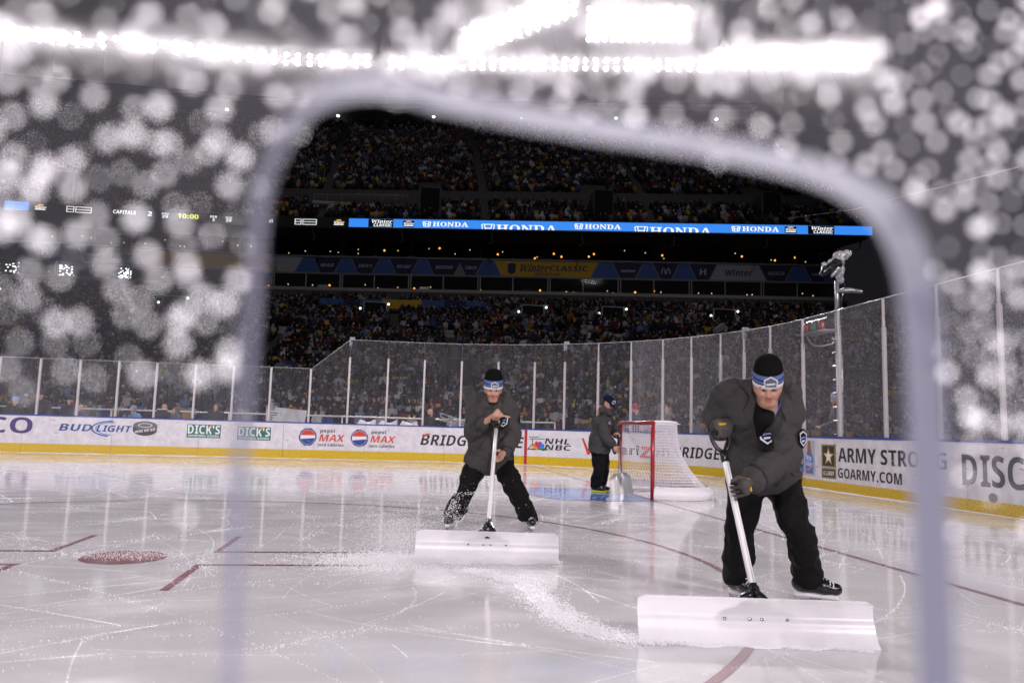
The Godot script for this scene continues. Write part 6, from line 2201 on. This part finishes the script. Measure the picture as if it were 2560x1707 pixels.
	var tnotice := get_node("white_sign")
	for k in 4:
		st = start()
		box(st, at(Vector3(-7.9, 1.36 - k * 0.07, -12.58)), Vector3(0.32 - 0.05 * (k % 2), 0.03, 0.004))
		build("printed_line", st, mat("print_black"), tnotice)
	# white rail beyond the table, along the foot of the stand
	st = start(false)
	for y in [0.75, 1.35]: tube(st, [Vector3(-22, y, -16.5), Vector3(2, y, -16.5)], 0.03, 6)
	for k in 13: tube(st, [Vector3(-22 + k * 2, -0.05, -16.5), Vector3(-22 + k * 2, 1.35, -16.5)], 0.03, 6)
	for y in [0.5, 0.95]: tube(st, [Vector3(8.5, y, -13), Vector3(8.5, y, 6)], 0.03, 6)
	for k in 10: tube(st, [Vector3(8.5, -0.05, -13 + k * 2.1), Vector3(8.5, 0.95, -13 + k * 2.1)], 0.035, 6)
	tag(build("field_rail", st, mat("rail_white", lin(0.5, 0.49, 0.5), 0.4)), "white pipe rail beyond the boards at the edge of the field", "railing")
	# hand-lettered sign held up in the crowd
	var sg := thing("cardboard_sign", Vector3(-8.75, 7.3, -58.0), "hand-lettered white sign held up in the crowd above the tall glass", "sign")
	st = start()
	box(st, at(Vector3(0, 0.85, 0)), Vector3(1.1, 0.95, 0.03), 0.005)
	build("board", st, mat("panel_white"), sg)
	st = start()
	box(st, at(Vector3(0, 0.2, -0.03)), Vector3(0.05, 1.0, 0.03))
	build("stick", st, mat("shaft_wood"), sg)
	sheet = at(Vector3(0, 0.85, 0.018))
	lettering(sg, "HI", 3, -0.2, 0.07, 0.4, 0.3, mat("print_black"))
	lettering(sg, "DAD", 3, -0.4, -0.38, 0.8, 0.32, mats["print_black"])

func pole_camera() -> void:
	var alloy := mat("truss_alloy", lin(0.36, 0.36, 0.38), 0.35, 0.7)
	var black := mat("bracket_black", lin(0.012, 0.012, 0.014), 0.3)
	var foil := mat("plastic_wrap", lin(0.45, 0.45, 0.47), 0.15, 0.3)
	var t := thing("camera_pole", Vector3(5.5, -0.06, -2.9), "tall silver pole behind the right glass carrying a plastic-wrapped remote camera", "camera pole")
	var st := start(false)
	for e in [[0, 0], [0.13, 0], [0.065, -0.11]]: tube(st, [Vector3(e[0], 0, e[1]), Vector3(e[0], 3.9, e[1])], 0.019, 8)
	tube(st, [Vector3(0.065, 3.8, -0.04), Vector3(0.065, 4.62, -0.04)], 0.05, 10)
	build("mast", st, alloy, t)
	for k in 12:
		st = start()
		box(st, at(Vector3(0.065, 0.3 + k * 0.3, -0.04)), Vector3(0.19, 0.03, 0.15), 0.005)
		build("clamp_ring", st, black if k % 3 == 0 else alloy, t)
	st = start(false)
	tube(st, [Vector3(0.05, 4.38, 0), Vector3(0.30, 4.40, 0.1), Vector3(0.55, 4.37, 0.15)], [0.05, 0.06, 0.045], 8)
	build("side_arm", st, alloy, t)
	st = start(false)
	tube(st, smooth_path([Vector3(0.16, 4.7, 0), Vector3(0.24, 4.4, 0.02), Vector3(0.12, 4.1, 0.03), Vector3(0.15, 2.6, 0.03), Vector3(0.16, 0.3, 0.02)], false, 6), 0.012, 6)
	build("cable", st, black, t)
	st = start(false)
	nets(st, [cap(Vector3(0.0, 4.98, 0.05), Vector3(-0.30, 4.82, 0.15), 0.13, 0.10, 0.04), cap(Vector3(-0.30, 4.82, 0.15), Vector3(-0.42, 4.70, 0.2), 0.10, 0.05, 0.02)], 0.018, 0.02, 6.0, 3)
	build("camera_body", st, black, t)
	st = start(false)
	nets(st, [cap(Vector3(0.1, 5.16, 0.0), Vector3(0.3, 5.24, 0.02), 0.10, 0.07, 0.04), cap(Vector3(0.12, 4.66, 0.0), Vector3(0.1, 5.05, 0.0), 0.08, 0.09, 0.03), cap(Vector3(-0.02, 5.06, 0.08), Vector3(-0.36, 4.92, 0.16), 0.045, 0.03, 0.02), cap(Vector3(-0.2, 4.7, 0.2), Vector3(0.0, 4.84, 0.14), 0.02, 0.03, 0.02)], 0.016, 0.05, 5.0, 8)
	build("plastic_cover", st, foil, t)
	# goal lamps on their bracket
	var g := thing("goal_lamps", Vector3(4.95, 3.35, -2.75), "shelf with unlit red goal lamps fixed behind the top of the right glass", "goal lamps")
	st = start()
	box(st, at(Vector3(0.05, 0, 0), 0.0), Vector3(0.34, 0.05, 0.95), 0.01)
	build("shelf", st, alloy, g)
	st = start()
	box(st, at(Vector3(0.08, 0.16, 0)), Vector3(0.2, 0.24, 0.9), 0.02)
	build("case", st, black, g)
	for e in [[-0.3, "goal_red"], [0.32, "goal_red"]]:
		st = start(false)
		lathe(st, at(Vector3(-0.06, 0.03, e[0])), [Vector2(0.09, 0.0), Vector2(0.09, 0.12), Vector2(0.05, 0.2), Vector2(0, 0.21)], 12)
		build("lamp_dome", st, mat("dome_red", lin(0.22, 0.02, 0.02), 0.3), g)
	st = start(false)
	lathe(st, at(Vector3(-0.06, 0.03, 0.02)), [Vector2(0.09, 0.0), Vector2(0.09, 0.12), Vector2(0.05, 0.2), Vector2(0, 0.21)], 12)
	build("lamp_dome", st, mat("dome_green", lin(0.05, 0.12, 0.07), 0.2), g)
	for z in [-0.45, 0.45]:
		st = start()
		box(st, at(Vector3(-0.12, -0.02, z)), Vector3(0.22, 0.03, 0.04))
		build("bracket", st, alloy, g)
	st = start(false)
	tube(st, smooth_path([Vector3(0.0, 0.05, -0.45), Vector3(0.02, 0.1, -0.55), Vector3(0.1, -0.25, -0.3), Vector3(0.5, -0.2, -0.2), Vector3(0.52, -0.05, -0.25)], false, 6), 0.014, 6)
	build("cable", st, mat("rail_white"), g)
	# furry microphone and clamps on the glass top
	var m := thing("microphone", Vector3(4.18, 3.72, -5.9), "dark furry microphone clamped to the top of the tall glass", "microphone")
	st = start(false)
	nets(st, [cap(Vector3(-0.25, -0.02, 0.12), Vector3(-0.02, 0.12, 0.0), 0.075, 0.07, 0.02)], 0.014, 0.02, 30.0, 4)
	build("windshield", st, mat("fur_black", lin(0.012, 0.012, 0.012), 0.95), m)
	st = start()
	box(st, at(Vector3(0.06, 0.06, -0.02)), Vector3(0.1, 0.16, 0.06), 0.01)
	build("clamp", st, black, m)
	for e in [[1.17, "pale clamp on the far glass top behind the middle worker"], [7.17, "pale clamp on the glass top right of the furry microphone"], [-5.53, "small clamp on the first tall glass post"]]:
		var p := surf(0, e[0], 3.66, -0.06)
		var c := thing("glass_clamp", p, e[1], "clamp", "clamps on the glass top")
		st = start()
		box(st, at(Vector3(0.04, 0.03, 0)), Vector3(0.16, 0.10, 0.10), 0.015)
		box(st, at(Vector3(-0.02, -0.1, 0.0)), Vector3(0.05, 0.2, 0.09), 0.01)
		build("jaw", st, foil, c)
		st = start(false)
		tube(st, [Vector3(0.04, 0.0, 0.05), Vector3(0.02, -0.25, 0.06)], 0.012, 6)
		build("screw", st, alloy, c)
	st = start(false)
	tube(st, [Vector3(11.2, 8.0, -4.0), Vector3(20.0, 13.4, -25.0), Vector3(30.7, 20.6, -50.7), Vector3(33.5, 22.6, -57.5)], 0.02, 5)
	tag(build("cable", st, mat("cable_grey", lin(0.4, 0.4, 0.42), 0.5)), "thin cable sloping down across the right end of the ribbon display", "cable")

# ---------------------------------------------------------------- the pane the picture is taken through
func hole_outline() -> Array:
	var keys := [Vector2(-4.1589, 0.9600), Vector2(-4.1604, 1.0059), Vector2(-4.1612, 1.0312), Vector2(-4.1609, 1.0486), Vector2(-4.1608, 1.0664), Vector2(-4.1607, 1.0792), Vector2(-4.1601, 1.0904), Vector2(-4.1580, 1.0995), Vector2(-4.1544, 1.1069), Vector2(-4.1498, 1.1120), Vector2(-4.1440, 1.1147), Vector2(-4.1385, 1.1156), Vector2(-4.1319, 1.1155), Vector2(-4.1243, 1.1141), Vector2(-4.1059, 1.1117), Vector2(-4.0860, 1.1100), Vector2(-4.0655, 1.1085), Vector2(-4.0485, 1.1065), Vector2(-4.0345, 1.1039), Vector2(-4.0252, 1.1004), Vector2(-4.0176, 1.0947), Vector2(-4.0128, 1.0855), Vector2(-4.0107, 1.0743), Vector2(-4.0099, 1.0539), Vector2(-4.0095, 1.0243), Vector2(-4.0095, 0.9600), Vector2(-4.016, 0.953), Vector2(-4.085, 0.952), Vector2(-4.152, 0.953)]
	return smooth_path(keys, true, 4)

func near_pane() -> void:
	var z0 := 12.9235
	var z1 := 12.9365
	var t := thing("wet_glass", Vector3.ZERO, "thick wet clear pane close to the viewer with a rounded camera hole cut through it", "glass pane")
	var hole := hole_outline()
	var n := hole.size()
	var c := Vector2(-4.085, 1.03)
	var lo := Vector2(-4.72, 0.935)
	var hi := Vector2(-3.50, 2.55)
	var rim := []
	for p in hole:
		var d: Vector2 = (p - c).normalized()
		var k := 1e9
		for ax in 2:
			if absf(d[ax]) > 1e-6: k = minf(k, ((hi[ax] if d[ax] > 0 else lo[ax]) - c[ax]) / d[ax])
		rim.append(c + d * k)
	var clear := glass_mat("near_glass", 0.01)
	clear.metallic_specular = 0.0
	for z in [z0, z1]:
		var st := start()
		for i in n:
			var j := (i + 1) % n
			quad(st, Vector3(hole[i].x, hole[i].y, z), Vector3(rim[i].x, rim[i].y, z), Vector3(rim[j].x, rim[j].y, z), Vector3(hole[j].x, hole[j].y, z))
		build("glass_face", st, clear, t)
	# the sawn inner wall of the hole and its worn arris
	var st := start(false)
	for i in n:
		var j := (i + 1) % n
		quad(st, Vector3(hole[i].x, hole[i].y, z0), Vector3(hole[j].x, hole[j].y, z0), Vector3(hole[j].x, hole[j].y, z1), Vector3(hole[i].x, hole[i].y, z1))
	var sawn := mat("sawn_edge", lin(0.22, 0.22, 0.34), 0.35)
	sawn.backlight_enabled = true
	sawn.backlight = Color(0.7, 0.7, 0.7)
	build("hole_edge", st, sawn, t)
	# water film; its alpha also paints lamp glare, denser towards the top
	var film := film_mat("wet_veil", glare_film_tex(512), lin(0.78, 0.73, 0.82), Vector3.ONE)
	film.roughness = 0.5
	st = start()
	for i in n:
		var j := (i + 1) % n
		var q := []
		var uv := []
		for p in [hole[i], hole[i].lerp(rim[i], 0.3), hole[j].lerp(rim[j], 0.3), hole[j]]:
			q.append(Vector3(p.x, p.y, z0 - 0.001))
			uv.append(Vector2((p.x + 4.30) / 0.42, 1.0 - (p.y - 0.90) / 0.42))
		uv_quad(st, q, uv)
	build("wet_glare_film", st, film, t)
	# drops
	var drop := start(false)
	lathe(drop, Transform3D(Basis(Vector3.RIGHT, -PI / 2), Vector3.ZERO), [Vector2(1.0, 0.0), Vector2(0.92, 0.35), Vector2(0.62, 0.62), Vector2(0.0, 0.75)], 10)
	drop.generate_normals()
	var dm := drop.commit()
	var water := mat("drop_water", lin(0.90, 0.88, 0.92), 0.25)
	water.backlight_enabled = true
	water.backlight = Color(1, 1, 1)
	var outline := PackedVector2Array(hole)
	var made := 0
	var placed_at := []
	var rest := []
	var r := RandomNumberGenerator.new()
	r.seed = 77
	for k in 9000:
		if made + rest.size() >= DROPS: break
		var p := Vector2(r.randf_range(-4.235, -3.965), r.randf_range(0.975, 1.17))
		var left := p.x < -4.09
		var low := 1.055 if left else 1.035
		var chance := smoothstep(low - 0.02, low + 0.022, p.y) + 0.008
		if not left and p.x > -4.0: chance *= 1.0 + 0.5 * smoothstep(1.06, 1.10, p.y)
		if r.randf() > chance: continue
		if Geometry2D.is_point_in_polygon(p, outline): continue
		var crowded := false
		for e in placed_at:
			if e.distance_squared_to(p) < 0.0045 * 0.0045:
				crowded = true
				break
		if crowded and r.randf() < 0.88: continue
		placed_at.append(p)
		var size := lerpf(0.00045, 0.0016, pow(r.randf(), 1.3))
		if r.randf() < 0.12: size *= 1.25
		var x := Transform3D(Basis(Vector3.BACK, r.randf() * TAU).scaled(Vector3(size, size * r.randf_range(0.85, 1.2), size * 0.8)), Vector3(p.x, p.y, z0 - 0.0002))
		if made < 300:
			var o := place("water_drop", dm, water, t)
			o.transform = x
			made += 1
		else:
			rest.append(x)
	var mm := MultiMesh.new()
	mm.transform_format = MultiMesh.TRANSFORM_3D
	mm.mesh = dm
	mm.instance_count = maxi(rest.size(), 1)
	for i in rest.size(): mm.set_instance_transform(i, rest[i])
	var o := MultiMeshInstance3D.new()
	o.name = "water_drops"
	o.multimesh = mm
	o.material_override = water
	o.set_meta("kind", "stuff")
	t.add_child(o)
	# what holds the pane: posts and the dasher below
	for x in [-4.76, -3.46]:
		st = start()
		box(st, at(Vector3(x, 1.72, 12.93)), Vector3(0.06, 1.66, 0.07), 0.008)
		build("stanchion", st, mats["stanchion_metal"], t)
	var d := thing("near_dasher", Vector3(-4.1, 0, 13.0), "white dasher panel below the viewer's own glass", "rink boards")
	st = start()
	box(st, at(Vector3(0, 0.44, 0)), Vector3(1.5, 0.86, 0.14), 0.006)
	build("board_panel", st, mats["board_white"], d)
	st = start()
	box(st, at(Vector3(0, 0.896, 0)), Vector3(1.5, 0.05, 0.17), 0.006)
	build("cap_rail", st, mats["cap_blue"], d)

const DROPS := 780

func glare_film_tex(w: int) -> ImageTexture:
	var n := FastNoiseLite.new()
	n.seed = 41
	n.frequency = 0.012
	n.fractal_octaves = 3
	var b := PackedByteArray()
	b.resize(w * w * 2)
	for y in w:
		# alpha by height on the pane: rises upward to imitate glow round the lamps
		var up := 1.0 - float(y) / w
		var wet := lerpf(VEIL_LOW, VEIL_HIGH, smoothstep(0.28, 0.62, up))
		for x in w:
			var i := (y * w + x) * 2
			b[i] = 255
			b[i + 1] = clampi(int(255.0 * wet * (1.0 + 0.55 * n.get_noise_2d(x, y * 0.35))), 0, 200)
	return ImageTexture.create_from_image(Image.create_from_data(w, w, false, Image.FORMAT_LA8, b))

const VEIL_LOW := 0.012
const VEIL_HIGH := 0.052

func _ready() -> void:
	rng.seed = 2011
	camera_and_light()
	ice_and_lines()
	boards()
	rink_glass()
	goal()
	grandstand()
	floodlights()
	crowd()
	people()
	pusher("nearest wide white snow pusher held by the bending person in the right foreground", Vector3(-2.85, 0, 9.10), Vector3(-1.66, 0, 9.29), JR.grip, JR.hand_end)
	pusher("middle white snow pusher dusted with spray, held by the person standing astride", Vector3(-3.91, 0, 6.60), Vector3(-2.77, 0, 6.78), JM.grip, JM.hand_end)
	scoop()
	snow()
	behind_the_glass()
	pole_camera()
	near_pane()
